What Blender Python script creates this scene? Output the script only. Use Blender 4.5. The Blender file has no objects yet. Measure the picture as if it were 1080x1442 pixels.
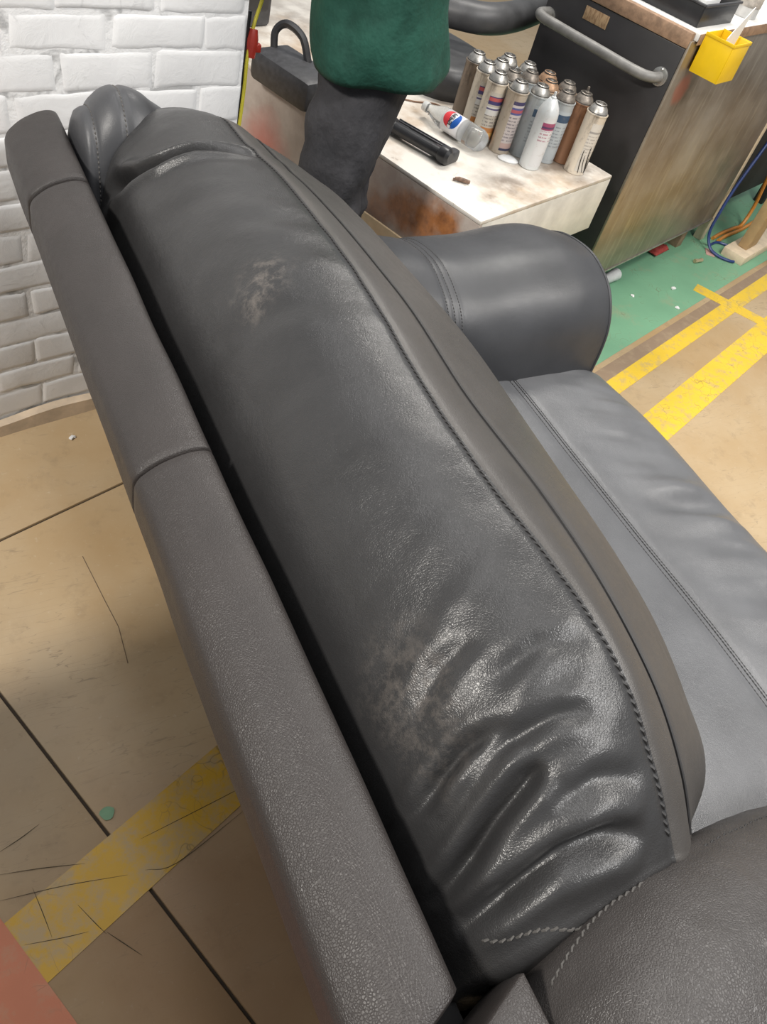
import bpy, bmesh, math, random
import numpy as np
from mathutils import Matrix, Vector, Euler
random.seed(7); rng = np.random.default_rng(7)
SC = bpy.context.scene; COL = SC.collection
PI = math.pi

# ------------------------------------------------------------------ camera
cam = bpy.data.cameras.new('camera'); camo = bpy.data.objects.new('camera', cam); COL.objects.link(camo)
cam.sensor_fit = 'VERTICAL'; cam.sensor_height = 36.0; cam.lens = 1140.0 / 1442.0 * 36.0; cam.clip_start = 0.02
_r, _u, _b = Vector((.8727, -.4290, .2310)), Vector((.1885, .7338, .6530)), Vector((-.4500, -.5270, .7210))
camo.matrix_world = Matrix(((_r.x, _u.x, _b.x, 0), (_r.y, _u.y, _b.y, 0), (_r.z, _u.z, _b.z, 1.5), (0, 0, 0, 1)))
SC.camera = camo
# ------------------------------------------------------------------ world, lamps, exposure
w = bpy.data.worlds.new('workshop_air'); SC.world = w; w.use_nodes = True
w.node_tree.nodes['Background'].inputs[0].default_value = (.92, .96, 1.0, 1)
w.node_tree.nodes['Background'].inputs[1].default_value = .39
def area(name, loc, sx, sy, power, target=None, color=(1, .96, .9)):
    l = bpy.data.lights.new(name, 'AREA'); l.shape = 'RECTANGLE'; l.size = sx; l.size_y = sy; l.energy = power; l.color = color
    o = bpy.data.objects.new(name, l); COL.objects.link(o); o.location = loc
    d = Vector(target if target else (loc[0], loc[1], 0)) - Vector(loc)
    o.rotation_euler = d.to_track_quat('-Z', 'Y').to_euler(); return o
area('ceiling_lamp', (-2.2, .21, 3.2), .42, .42, 112, (.1, 1.1, .1), (1, .95, .88))
area('ceiling_lamp', (2.1, 2.7, 3.3), 1.6, .5, 66, (1.7, 1.9, .5))
area('ceiling_lamp', (2.6, 0.2, 3.4), 1.6, .5, 66)
area('ceiling_lamp', (1.5, -1.0, 3.3), 1.2, .4, 60, (.3, 1.5, .7), (1, .98, .96))
_a = area('ceiling_lamp', (.12, 1.25, 3.3), .20, 3.0, 25, None, (1, .98, .96)); _a.rotation_euler = (0, 0, .15)
SC.view_settings.view_transform = 'Standard'; SC.view_settings.look = 'None'
SC.view_settings.gamma = 1.0; SC.view_settings.use_curve_mapping = False; SC.view_settings.exposure = 0.0

# ------------------------------------------------------------------ helpers
def off(parent):
    v = Vector((0, 0, 0))
    while parent is not None:
        v += parent.location; parent = parent.parent
    return v
def obj(name, verts, faces, mats, parent=None, smooth=True, local=False, kind=None, label=None, fmat=None):
    """link ONE mesh object; verts are world coordinates unless local"""
    me = bpy.data.meshes.new(name)
    v = np.asarray(verts, dtype=float)
    if parent is not None and not local: v = v - np.array(off(parent))
    me.from_pydata(v.tolist(), [], [list(map(int, f)) for f in faces])
    for m in (mats if isinstance(mats, (list, tuple)) else [mats]): me.materials.append(m)
    if fmat is not None: me.polygons.foreach_set('material_index', np.asarray(fmat, dtype=np.int32))
    me.polygons.foreach_set('use_smooth', [smooth] * len(me.polygons)); me.update()
    o = bpy.data.objects.new(name, me); COL.objects.link(o)
    if parent is not None: o.parent = parent
    if kind: o['kind'] = kind
    if label: o['label'] = label
    return o
def autosmooth(o, deg=35):
    bm = bmesh.new(); bm.from_mesh(o.data)
    for e in bm.edges:
        e.smooth = not (len(e.link_faces) == 2 and e.calc_face_angle(0) > math.radians(deg))
    bm.to_mesh(o.data); bm.free(); return o
def thing(name, label, cat, loc=(0, 0, 0), rz=0, group=None):
    o = bpy.data.objects.new(name, None); COL.objects.link(o); o.empty_display_size = .05
    o.location = loc; o.rotation_euler = (0, 0, rz); return tag(o, label, cat, group)
def tag(o, label, cat, group=None):
    o['label'] = label; o['category'] = cat
    if group: o['group'] = group
    return o
def structure(o, label=None):
    o['kind'] = 'structure'
    if label: o['label'] = label
    return o
def dup(root, loc, rz=0.0, label=None, group=None):
    def rec(o, par):
        c = o.copy(); COL.objects.link(c); c.parent = par
        for ch in list(o.children): rec(ch, c)
        return c
    r = rec(root, None); r.location = loc; r.rotation_euler = (0, 0, rz)
    if label: r['label'] = label
    if group: r['group'] = group
    return r
class MB:
    """collects simple solids that make up one part"""
    def __init__(s): s.v = []; s.f = []; s.m = []; s.cur = 0
    def add(s, v, f, M=None):
        n = len(s.v)
        v = [Vector(p) for p in v]
        if M is not None: v = [M @ p for p in v]
        s.v += [tuple(p) for p in v]; s.f += [tuple(i + n for i in q) for q in f]; s.m += [s.cur] * len(f)
        return s
    def box(s, x0, x1, y0, y1, z0, z1, b=.004, M=None):
        bm = bmesh.new(); bmesh.ops.create_cube(bm, size=1)
        for p in bm.verts:
            p.co = Vector((x0 + (p.co.x + .5) * (x1 - x0), y0 + (p.co.y + .5) * (y1 - y0), z0 + (p.co.z + .5) * (z1 - z0)))
        b = min(b, .45 * min(abs(x1 - x0), abs(y1 - y0), abs(z1 - z0)))
        if b > 0: bmesh.ops.bevel(bm, geom=list(bm.edges), offset=b, segments=2, affect='EDGES', profile=.5)
        bm.verts.index_update()
        s.add([p.co.copy() for p in bm.verts], [[q.index for q in f.verts] for f in bm.faces], M); bm.free(); return s
    def tube(s, pts, r, n=10, cap=True, M=None):
        P = [Vector(p) for p in pts]; R = r if isinstance(r, (list, tuple)) else [r] * len(P)
        T = [(P[min(i + 1, len(P) - 1)] - P[max(i - 1, 0)]).normalized() for i in range(len(P))]
        up = Vector((0, 0, 1)) if abs(T[0].z) < .9 else Vector((1, 0, 0))
        N = T[0].cross(up).normalized(); v = []; f = []
        for i in range(len(P)):
            N = (N - T[i] * N.dot(T[i])).normalized(); B = T[i].cross(N)
            for k in range(n):
                a = 2 * PI * k / n; v.append(P[i] + (N * math.cos(a) + B * math.sin(a)) * R[i])
        for i in range(len(P) - 1):
            for k in range(n):
                f.append((i * n + k, i * n + (k + 1) % n, (i + 1) * n + (k + 1) % n, (i + 1) * n + k))
        if cap: f.append(tuple(range(n - 1, -1, -1))); f.append(tuple((len(P) - 1) * n + k for k in range(n)))
        return s.add(v, f, M)
    def lathe(s, prof, n=24, M=None):
        v = []; f = []
        for r, z in prof:
            for k in range(n):
                a = 2 * PI * k / n; v.append((r * math.cos(a), r * math.sin(a), z))
        for i in range(len(prof) - 1):
            for k in range(n):
                f.append((i * n + k, i * n + (k + 1) % n, (i + 1) * n + (k + 1) % n, (i + 1) * n + k))
        if prof[0][0] > 1e-5: f.append(tuple(range(n - 1, -1, -1)))
        if prof[-1][0] > 1e-5: f.append(tuple((len(prof) - 1) * n + k for k in range(n)))
        return s.add(v, f, M)
    def prism(s, poly, z0, z1, M=None):
        n = len(poly)
        return s.add([(x, y, z0) for x, y in poly] + [(x, y, z1) for x, y in poly],
                     [tuple(range(n - 1, -1, -1)), tuple(range(n, 2 * n))] + [(i, (i + 1) % n, n + (i + 1) % n, n + i) for i in range(n)], M)
    def build(s, name, mats, parent=None, smooth=True, local=True, sharp=35, **k):
        o = obj(name, s.v, s.f, mats, parent, smooth, local, fmat=s.m, **k)
        return autosmooth(o, sharp) if smooth and sharp else o
def spline(pts, n=8):
    """Catmull-Rom through 3D points"""
    P = [Vector(p) for p in pts]; P = [P[0] * 2 - P[1]] + P + [P[-1] * 2 - P[-2]]; out = []
    for i in range(1, len(P) - 2):
        for k in range(n):
            t = k / n; a, b, c, d = P[i - 1], P[i], P[i + 1], P[i + 2]
            out.append(.5 * ((2 * b) + (c - a) * t + (2 * a - 5 * b + 4 * c - d) * t * t + (3 * b - a - 3 * c + d) * t ** 3))
    out.append(P[-2]); return out
def crow(T, x, xs):
    """monotone-ish Catmull-Rom of table T (stations xs) at x (array)"""
    xs = np.asarray(xs, float); T = np.asarray(T, float)
    i = np.clip(np.searchsorted(xs, x, side='right') - 1, 0, len(xs) - 2)
    h = xs[i + 1] - xs[i]; t = ((x - xs[i]) / h)
    def slope(j):
        a = np.clip(j - 1, 0, len(xs) - 1); b = np.clip(j + 1, 0, len(xs) - 1)
        return (T[b] - T[a]) / (xs[b] - xs[a]).reshape(-1, *[1] * (T.ndim - 1))
    sh = [-1] + [1] * (T.ndim - 1); t = t.reshape(sh); h = h.reshape(sh)
    return ((2 * t ** 3 - 3 * t ** 2 + 1) * T[i] + (t ** 3 - 2 * t ** 2 + t) * h * slope(i)
            + (-2 * t ** 3 + 3 * t ** 2) * T[i + 1] + (t ** 3 - t ** 2) * h * slope(i + 1))
def vnoise(x, y, seed=0):
    """smooth value noise, numpy"""
    r = np.random.default_rng(seed); tab = r.random((64, 64)) * 2 - 1
    xi = np.floor(x).astype(int); yi = np.floor(y).astype(int); fx = x - xi; fy = y - yi
    fx = fx * fx * (3 - 2 * fx); fy = fy * fy * (3 - 2 * fy)
    g = lambda a, b: tab[a % 64, b % 64]
    return (g(xi, yi) * (1 - fx) + g(xi + 1, yi) * fx) * (1 - fy) + (g(xi, yi + 1) * (1 - fx) + g(xi + 1, yi + 1) * fx) * fy
def gridfaces(nu, nv, closed_u=False):
    f = []; m = nu if closed_u else nu - 1
    for j in range(nv - 1):
        for i in range(m):
            a = j * nu + i; b = j * nu + (i + 1) % nu
            f.append((a, b, b + nu, a + nu))
    return f
def grid_normals(G):
    du = np.gradient(G, axis=1); dv = np.gradient(G, axis=0); n = np.cross(du, dv)
    return n / (np.linalg.norm(n, axis=2, keepdims=True) + 1e-12)
def segdist(X, Y, pts):
    """distance to a polyline and the fraction along it"""
    best = np.full(X.shape, 1e9); fr = np.zeros(X.shape); P = np.asarray(pts, float); n = len(P) - 1
    for i in range(n):
        a, b = P[i], P[i + 1]; d = b - a; t = np.clip(((X - a[0]) * d[0] + (Y - a[1]) * d[1]) / (d @ d), 0, 1)
        q = np.hypot(X - a[0] - t * d[0], Y - a[1] - t * d[1]); m = q < best
        best = np.where(m, q, best); fr = np.where(m, (i + t) / n, fr)
    return best, fr

# ------------------------------------------------------------------ materials
class N:
    def __init__(s, name):
        s.m = bpy.data.materials.new(name); s.m.use_nodes = True; s.t = s.m.node_tree
        s.b = s.t.nodes['Principled BSDF']; s.c = None; s.bumpn = None
    def n(s, typ, **k):
        q = s.t.nodes.new('ShaderNode' + typ)
        for a, v in k.items():
            if a in q.inputs.keys(): q.inputs[a].default_value = v
            else: setattr(q, a, v)
        return q
    def l(s, a, b): s.t.links.new(a, b)
    def co(s):
        if s.c is None: s.c = s.n('TexCoord').outputs['Object']
        return s.c
    def noise(s, scale, detail=4, rough=.6, stretch=None, dist=0):
        q = s.n('TexNoise'); q.inputs['Scale'].default_value = scale; q.inputs['Detail'].default_value = detail
        q.inputs['Roughness'].default_value = rough; q.inputs['Distortion'].default_value = dist
        s.l(s.mapped(stretch) if stretch else s.co(), q.inputs['Vector']); return q.outputs['Fac']
    def mapped(s, sc, rot=(0, 0, 0)):
        mp = s.n('Mapping'); mp.inputs['Scale'].default_value = sc; mp.inputs['Rotation'].default_value = rot; s.l(s.co(), mp.inputs['Vector']); return mp.outputs[0]
    def ramp(s, fac, lo, hi, a=(0, 0, 0, 1), b=(1, 1, 1, 1)):
        r = s.n('ValToRGB'); r.color_ramp.elements[0].position = lo; r.color_ramp.elements[1].position = hi
        r.color_ramp.elements[0].color = a; r.color_ramp.elements[1].color = b; s.l(fac, r.inputs[0]); return r.outputs[0]
    def mix(s, fac, a, b):
        q = s.n('Mix', data_type='RGBA')
        for v, i in ((fac, 0), (a, 6), (b, 7)):
            if hasattr(v, 'is_linked') or hasattr(v, 'links'): s.l(v, q.inputs[i])
            else: q.inputs[i].default_value = v if i == 0 else (*v[:3], 1)
        return q.outputs[2]
    def math(s, op, a, b=0.0):
        q = s.n('Math', operation=op)
        for v, i in ((a, 0), (b, 1)):
            if hasattr(v, 'links'): s.l(v, q.inputs[i])
            else: q.inputs[i].default_value = v
        return q.outputs[0]
    def spot(s, centre, radius, edge=.5, wob=.0, wscale=20):
        """soft round mask at an object-space point, with a ragged rim"""
        sub = s.n('VectorMath', operation='DISTANCE'); s.l(s.co(), sub.inputs[0]); sub.inputs[1].default_value = centre
        d = sub.outputs['Value']
        if wob: d = s.math('ADD', d, s.math('MULTIPLY', s.math('SUBTRACT', s.noise(wscale), .5), wob))
        return s.ramp(d, radius * edge, radius, (1, 1, 1, 1), (0, 0, 0, 1))
    def bump(s, h, strength=.3, dist=.002):
        q = s.n('Bump'); q.inputs['Strength'].default_value = strength; q.inputs['Distance'].default_value = dist
        s.l(h, q.inputs['Height'])
        if s.bumpn is not None: s.l(s.bumpn, q.inputs['Normal'])
        s.bumpn = q.outputs[0]; s.l(s.bumpn, s.b.inputs['Normal']); return s
    def set(s, color=None, rough=None, metal=None, spec=None, **k):
        for key, v in (('Base Color', color), ('Roughness', rough), ('Metallic', metal), ('Specular IOR Level', spec), *k.items()):
            if v is None: continue
            if hasattr(v, 'links'): s.l(v, s.b.inputs[key])
            else: s.b.inputs[key].default_value = (*v[:3], 1) if key in ('Base Color', 'Emission Color') else v
        return s
def plain(name, c, rough=.5, metal=0, var=.12, scale=30, bump=.1, **k):
    q = N(name); f = q.noise(scale)
    q.set(q.mix(q.ramp(f, .35, .7), [x * (1 - var) for x in c], [min(1, x * (1 + var)) for x in c]), rough, metal, **k)
    if bump: q.bump(f, bump, .002)
    return q.m
def leather(name, base, rough=.42, pebble=.5, crease=.5, dust=None):
    q = N(name)
    vo = q.n('TexVoronoi', feature='DISTANCE_TO_EDGE'); vo.inputs['Scale'].default_value = 400; q.l(q.co(), vo.inputs['Vector'])
    nz = q.noise(55, 5, .65); big = q.noise(9, 3, .5)
    col = q.mix(q.ramp(big, .3, .75), [c * .86 for c in base], [c * 1.16 for c in base])
    if dust:
        for cen, rad, wob, ws, amt in dust:
            m = q.math('MULTIPLY', q.spot(cen, rad, .25, wob, ws), q.ramp(q.noise(60, 6, .75), .45, .62))
            col = q.mix(q.math('MULTIPLY', m, amt), col, (.42, .36, .31))
    q.set(col, q.ramp(nz, .2, .8, (rough - .06,) * 3 + (1,), (rough + .08,) * 3 + (1,)), 0, .5)
    q.bump(nz, .22 * crease, .006)
    q.bump(q.ramp(vo.outputs['Distance'], 0, .22), pebble * .6, .0007)
    return q.m
L_BACK = leather('leather_cushion', (.032, .0315, .032), .32, .30, .75,
                 dust=[((-.417, .222, .918), .052, .05, 34, .20), ((-.44, .185, .90), .030, .03, 40, .14), ((-.477, -.325, .857), .075, .07, 30, .13), ((-.470, -.385, .855), .06, .07, 34, .10)])
L_RAIL = leather('leather_frame', (.028, .0235, .022), .46, .60, .3)
L_SEAT = leather('leather_seat', (.120, .122, .128), .34, .35, .5)
L_ARM = leather('leather_arm', (.045, .046, .050), .41, .16, .25)
L_NEAR = leather('leather_near_arm', (.050, .045, .043), .42, .75, .8)
L_WELT = leather('leather_band', (.060, .055, .051), .44, .3, .4)
THREAD = plain('black_thread', (.018, .017, .017), .6, bump=0)
THREAD_W = plain('grey_thread', (.085, .08, .075), .85, bump=0)
UNDER = plain('black_cambric', (.012, .012, .013), .9, scale=200)
FOOT = plain('black_plastic_foot', (.015, .015, .015), .5)

# floor
q = N('worn_concrete')
f1 = q.noise(1.6, 6, .6); f2 = q.noise(14, 8, .7); f3 = q.noise(70, 4, .7)
c = q.mix(q.ramp(f1, .35, .65), (.40, .27, .135), (.48, .37, .235))
c = q.mix(q.math('MULTIPLY', q.ramp(f2, .55, .75), .45), c, (.22, .16, .10))
c = q.mix(q.math('MULTIPLY', q.ramp(f3, .62, .74), .35), c, (.60, .52, .42))
c = q.mix(q.math('MULTIPLY', q.spot((.24, .30, 0), .42, .3, .2, 5), .55), c, (.16, .075, .035))  # red-brown stain beside the sofa, with the shade there painted in too
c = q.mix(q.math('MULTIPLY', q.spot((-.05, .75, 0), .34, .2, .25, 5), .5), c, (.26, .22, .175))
sc = q.n('TexNoise'); sc.inputs['Scale'].default_value = 7; sc.inputs['Detail'].default_value = 2; q.l(q.mapped((1, 7, 1), (0, 0, .5)), sc.inputs['Vector'])
scr = q.ramp(q.math('ABSOLUTE', q.math('SUBTRACT', sc.outputs['Fac'], .5)), 0, .008, (1, 1, 1, 1), (0, 0, 0, 1))
c = q.mix(q.math('MULTIPLY', q.math('MULTIPLY', scr, q.ramp(f1, .45, .6)), .5), c, (.10, .08, .06))
q.set(c, q.ramp(f2, .3, .7, (.42,) * 3 + (1,), (.62,) * 3 + (1,)), 0, .4).bump(f2, .12, .003).bump(f3, .15, .001)
CONC = q.m
def paint(name, col, wear, scale=22, lo=.5, hi=.62, dirt=(.16, .12, .07)):
    q = N(name); f = q.noise(scale, 8, .75); g = q.noise(5, 4, .6)
    c = q.mix(q.ramp(g, .3, .7), [x * .86 for x in col], col)
    c = q.mix(q.math('MULTIPLY', q.ramp(f, lo, hi), wear), c, (.40, .31, .20))
    k = q.n('TexVoronoi', feature='DISTANCE_TO_EDGE'); k.inputs['Scale'].default_value = 19
    wp = q.n('TexNoise'); wp.inputs['Scale'].default_value = 8; q.l(q.co(), wp.inputs['Vector'])
    mx = q.n('Mix', data_type='RGBA'); mx.inputs[0].default_value = .25; q.l(q.co(), mx.inputs[6]); q.l(wp.outputs['Color'], mx.inputs[7]); q.l(mx.outputs[2], k.inputs['Vector'])
    c = q.mix(q.math('MULTIPLY', q.math('MULTIPLY', q.ramp(k.outputs['Distance'], .004, .02, (1, 1, 1, 1), (0, 0, 0, 1)), q.ramp(g, .5, .6)), .6), c, dirt)
    q.set(c, .5, 0, .4).bump(f, .15, .001); return q.m
P_YEL = paint('yellow_floor_paint', (.78, .53, .045), .55)
P_YEL2 = paint('worn_yellow_floor_paint', (.60, .36, .035), .75, 16, .44, .60)
P_GRN = paint('green_floor_paint', (.20, .42, .26), .55, 6, .55, .72)
P_RED = paint('salmon_floor_paint', (.58, .20, .105), .25, 20)
P_BRN = paint('brown_floor_edge', (.30, .215, .145), .4)
JOINT = plain('joint_dirt', (.045, .032, .022), .9)

# wall
q = N('white_brick'); f = q.noise(9, 5, .6); g = q.noise(60, 5, .7); h = q.noise(24, 6, .7, dist=1.5)
c = q.mix(q.ramp(f, .3, .7), (.76, .76, .765), (.84, .84, .84))
c = q.mix(q.math('MULTIPLY', q.ramp(h, .60, .72), .35), c, (.38, .38, .38))
q.set(c, .55, 0, .35).bump(g, .12, .002).bump(h, .25, .004); BRICK = q.m
q = N('white_mortar'); f = q.noise(30, 6, .7); h = q.noise(13, 3, .6, dist=1.2)
c = q.mix(q.math('MULTIPLY', q.ramp(h, .52, .62), .75), (.80, .80, .80), (.34, .34, .34))
q.set(c, .7, 0, .3).bump(f, .5, .006); MORTAR = q.m
CREAM = plain('cream_board', (.62, .50, .37), .7, var=.18, scale=18, bump=.2)

# workshop
q = N('painted_bench_top'); f = q.noise(4.5, 6, .65); g = q.noise(28, 6, .7); h = q.noise(11, 5, .6)
c = q.mix(q.math('MULTIPLY', q.ramp(f, .47, .68), .8), (.70, .66, .60), (.42, .30, .19))
c = q.mix(q.math('MULTIPLY', q.ramp(g, .62, .72), .6), c, (.25, .19, .14))
for cen, rad, a in (((.25, .10, .56), .13, .85), ((.50, .13, .56), .17, .8), ((.42, .30, .56), .20, .8), ((.14, .06, .56), .05, .9), ((.62, .05, .56), .10, .6), ((.2, .75, .56), .12, .4), ((.40, 1.15, .56), .38, .55)):
    c = q.mix(q.math('MULTIPLY', q.math('MULTIPLY', q.spot(cen, rad, .2, .10, 14), q.ramp(h, .35, .6)), a), c, (.17, .13, .10))
q.set(c, .38, 0, .5).bump(g, .1, .001); BENCHTOP = q.m
q = N('rusty_bench_side'); f = q.noise(7, 6, .65); g = q.noise(30, 6, .7)
c = q.mix(q.ramp(f, .35, .65), (.36, .29, .25), (.50, .44, .39))
rust = q.mix(q.ramp(g, .3, .7), (.16, .055, .015), (.40, .15, .04))
for cen, rad, a in (((0, .10, .50), .07, .95), ((0, .17, .47), .09, .9), ((0, .25, .46), .08, .75), ((0, .05, .48), .022, 1.0), ((0, .33, .42), .07, .5)):
    c = q.mix(q.math('MULTIPLY', q.spot(cen, rad, .35, .07, 18), a), c, rust)
c = q.mix(q.math('MULTIPLY', q.spot((0, .80, .36), .13, .2, .1, 9), .7), c, (.50, .14, .11))
q.set(c, .55, 0, .4).bump(g, .15, .001); BENCHSIDE = q.m
BENCHWHITE = plain('dusty_white_paint', (.70, .67, .60), .45, var=.15, scale=12, bump=.05)
q = N('brushed_steel'); f = q.noise(6, 6, .6); g = q.noise(5, 3, .5, (9, 1, 1.1))
c = q.mix(q.ramp(f, .3, .7), (.25, .20, .145), (.42, .37, .31))
c = q.mix(q.math('MULTIPLY', q.spot((.42, 0, .55), .16, .2, .18, 7), .5), c, (.62, .60, .55))  # bright patch of reflected light, painted into the steel colour
c = q.mix(q.math('MULTIPLY', q.spot((.085, 0, .775), .055, .6, .03, 30), .7), c, (.55, .19, .12))  # red reflection below the bin, painted into the steel colour
c = q.mix(q.math('MULTIPLY', q.ramp(g, .52, .70), .45), c, (.56, .50, .40))
q.set(c, q.ramp(f, .3, .7, (.34,) * 3 + (1,), (.5,) * 3 + (1,)), .75, .5).bump(g, .06, .001); STEEL = q.m
BLACKPANEL = plain('black_laminate', (.026, .024, .025), .42, var=.25, scale=6, bump=.04)
WOODEDGE = plain('worn_wood_edging', (.30, .19, .12), .6, var=.3, scale=40, bump=.2)
TOPWHITE = plain('worktop_white', (.74, .73, .70), .4, var=.1, scale=8)
PIPE = plain('dusty_grey_pipe', (.19, .185, .175), .5, .1, var=.25, scale=25, bump=.1)
CHROME = plain('dull_steel', (.50, .49, .47), .32, .9, var=.15, scale=40)
DARK = plain('dark_interior', (.02, .018, .017), .8)
BLACKPL = plain('black_plastic', (.022, .022, .024), .35, var=.2)
BLACKPL2 = plain('dusty_black_plastic', (.05, .05, .054), .45, var=.25, scale=60)
YELLOWPL = plain('yellow_plastic', (.85, .55, .01), .35, var=.06, scale=12, bump=0)
PAPER = plain('white_paper', (.80, .80, .79), .7, var=.04, bump=.05)
CARD = plain('brown_board', (.42, .29, .15), .7, var=.1, scale=25)
PALEWOOD = plain('pale_wood', (.70, .58, .42), .6, var=.12, scale=25)
BLUEHOSE = plain('blue_hose', (.02, .045, .17), .35, bump=0)
ORANGEHOSE = plain('orange_hose', (.62, .25, .04), .45, bump=0)
YELCABLE = plain('yellow_cable', (.66, .58, .05), .45, bump=0)
REDPL = plain('red_plastic', (.42, .035, .02), .4)
VINYL = plain('grey_black_vinyl', (.05, .05, .052), .45, var=.3, scale=14, bump=.1)
# ================================================================== STRUCTURE
A20 = math.radians(20.0)
def K(o, x, y, z=0.0):
    """workshop frame (turned 20 degrees to the sofa) -> world"""
    return (o[0] + x * math.cos(A20) - y * math.sin(A20), o[1] + x * math.sin(A20) + y * math.cos(A20), z)
# floor: a dirt bed with concrete slabs, joints are real gaps
bed = MB(); bed.box(-5, 8, -5, 9, -.12, -.006, 0)
floor = structure(bed.build('floor', JOINT), 'worn tan concrete workshop floor'); floor['kind'] = 'structure'
J0 = (.105, .555)     # where the two saw cuts would meet is further up; frame origin on the long cut
def slab(x0, x1, y0, y1):
    b = MB(); b.box(x0, x1, y0, y1, -.10, 0, .002)
    M = Matrix.Translation((J0[0], J0[1], 0)) @ Matrix.Rotation(A20, 4, 'Z')
    b.v = [tuple(M @ Vector(p)) for p in b.v]
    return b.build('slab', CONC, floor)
g = .003
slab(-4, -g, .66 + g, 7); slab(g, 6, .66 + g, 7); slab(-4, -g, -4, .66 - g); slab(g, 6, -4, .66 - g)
def marking(name, poly, m, h=.0012, label=None):
    b = MB(); b.prism(poly, 0.0001, h); o = b.build(name, m, floor, smooth=False)
    if label: o['label'] = label
    return o
def strip(a, b, wd):
    a = Vector(a); b = Vector(b); n = (b - a).normalized(); n = Vector((-n.y, n.x)) * wd / 2
    return [tuple(a - n), tuple(b - n), tuple(b + n), tuple(a + n)]
marking('green_paint', [(1.2, 1.23), (3.20, 1.96), (4.4, 2.38), (4.0, 3.6), (.8, 2.45)], P_GRN, .0009, 'green painted walkway')
marking('brown_edge_strip', strip((1.2, 1.165), (4.4, 2.325), .085), P_BRN, .0007)
marking('yellow_line', strip((1.5, 1.225), (3.9, 2.125), .062), P_YEL)
marking('yellow_line', strip((1.5, 1.005), (3.9, 1.945), .115), P_YEL)
marking('yellow_line', strip((2.79, 1.88), (3.02, 1.50), .07), P_YEL, .0015)
marking('yellow_line', strip((-.35, .275), (.62, .688), .118), P_YEL2, label='scratched yellow floor line behind the sofa')
marking('red_paint', [(-.105, .545), (-.004, .29), (.13, -.06), (-.5, -.3), (-.75, .3)], P_RED, .0018, label='salmon red painted floor corner')
# hairline crack and spot
MBc = MB(); MBc.tube([(.205, 1.15, .0003), (.222, 1.02, .0003), (.232, .95, .0003), (.228, .86, .0003)], (.0009), 4)
MBc.build('floor_crack', plain('crack_brown', (.20, .14, .09), .9), floor)
sp = MB(); sp.prism([(.118 + .0125 * math.cos(a) * (1 + .15 * math.sin(3 * a)), .575 + .0125 * math.sin(a)) for a in np.linspace(0, 2 * PI, 14)[:-1]], .0012, .002)
sp.build('green_spot', plain('green_sticker', (.16, .30, .18), .6), floor, smooth=False)

# plain panel added out of view on the left, to cast shade on the floor
b = MB(); b.box(-.47, -.43, -1.2, .742, 0, 1.12, .004); structure(b.build('added_shade_panel', plain('grey_shade_panel', (.45, .43, .40), .6)))
sc_ = MB()
for l in [[(-0.071, 0.495), (0.025, 0.481), (0.124, 0.46)], [(-0.064, 0.536), (-0.001, 0.522), (0.064, 0.504)], [(0.16, 0.511), (0.269, 0.525), (0.372, 0.539)], [(-0.021, 0.496), (-0.014, 0.453), (-0.008, 0.41)], [(-0.048, 0.415), (0.008, 0.403), (0.045, 0.397)], [(-0.058, 0.573), (-0.023, 0.584), (0.009, 0.597)], [(0.039, 0.443), (0.058, 0.405), (0.07, 0.383)], [(0.153, 0.457), (0.206, 0.449), (0.347, 0.495)], [(0.071, 0.386), (0.113, 0.331)]]:
    p_ = spline([(x, y, .0014) for x, y in l], 5); sc_.tube(p_, [.0006 * math.sin(PI * (.08 + .84 * i / (len(p_) - 1))) for i in range(len(p_))], 4)
sc_.build('floor_scratches', plain('scratch_dark', (.07, .055, .035), .9), floor, kind='stuff')
# curved brick wall
PATH = np.array([(-.9, 1.20), (-.6, 1.33), (-.2, 1.47), (.108, 1.577), (.18, 1.597), (.25, 1.613), (.363, 1.636), (.5, 1.66), (.675, 1.689)])
SEG = np.r_[0, np.cumsum(np.linalg.norm(np.diff(PATH, axis=0), axis=1))]
S0 = SEG[1]          # arc lengths below are measured from the second point
def wall_at(s, d=0.0):
    s = s + S0; i = int(np.clip(np.searchsorted(SEG, s) - 1, 0, len(PATH) - 2)); t = (s - SEG[i]) / (SEG[i + 1] - SEG[i])
    def tan(j):
        a = PATH[max(j - 1, 0)]; b = PATH[min(j + 1, len(PATH) - 1)]; v = b - a; return v / np.linalg.norm(v)
    p = PATH[i] + (PATH[i + 1] - PATH[i]) * t; v = tan(i) * (1 - t) + tan(i + 1) * t; v /= np.linalg.norm(v)
    return p + np.array([v[1], -v[0]]) * d         # d > 0 towards the camera side
S_END = SEG[-1] - S0; S_BEG = -S0
sv = np.linspace(S_BEG, S_END, 60); V = []; F = []
WT = .035; HW = 1.36
for s in sv:
    a = wall_at(s, 0); b = wall_at(s, -WT)
    V += [(*a, 0), (*a, HW), (*b, HW), (*b, 0)]
for i in range(len(sv) - 1):
    for k in range(4): F.append((4 * i + k, 4 * i + (k + 1) % 4, 4 * i + 4 + (k + 1) % 4, 4 * i + 4 + k))
F += [(3, 2, 1, 0), tuple(4 * (len(sv) - 1) + k for k in range(4))]
wall = structure(obj('wall_back', V, F, MORTAR), 'curved white painted brick wall'); autosmooth(wall, 50)
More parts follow.
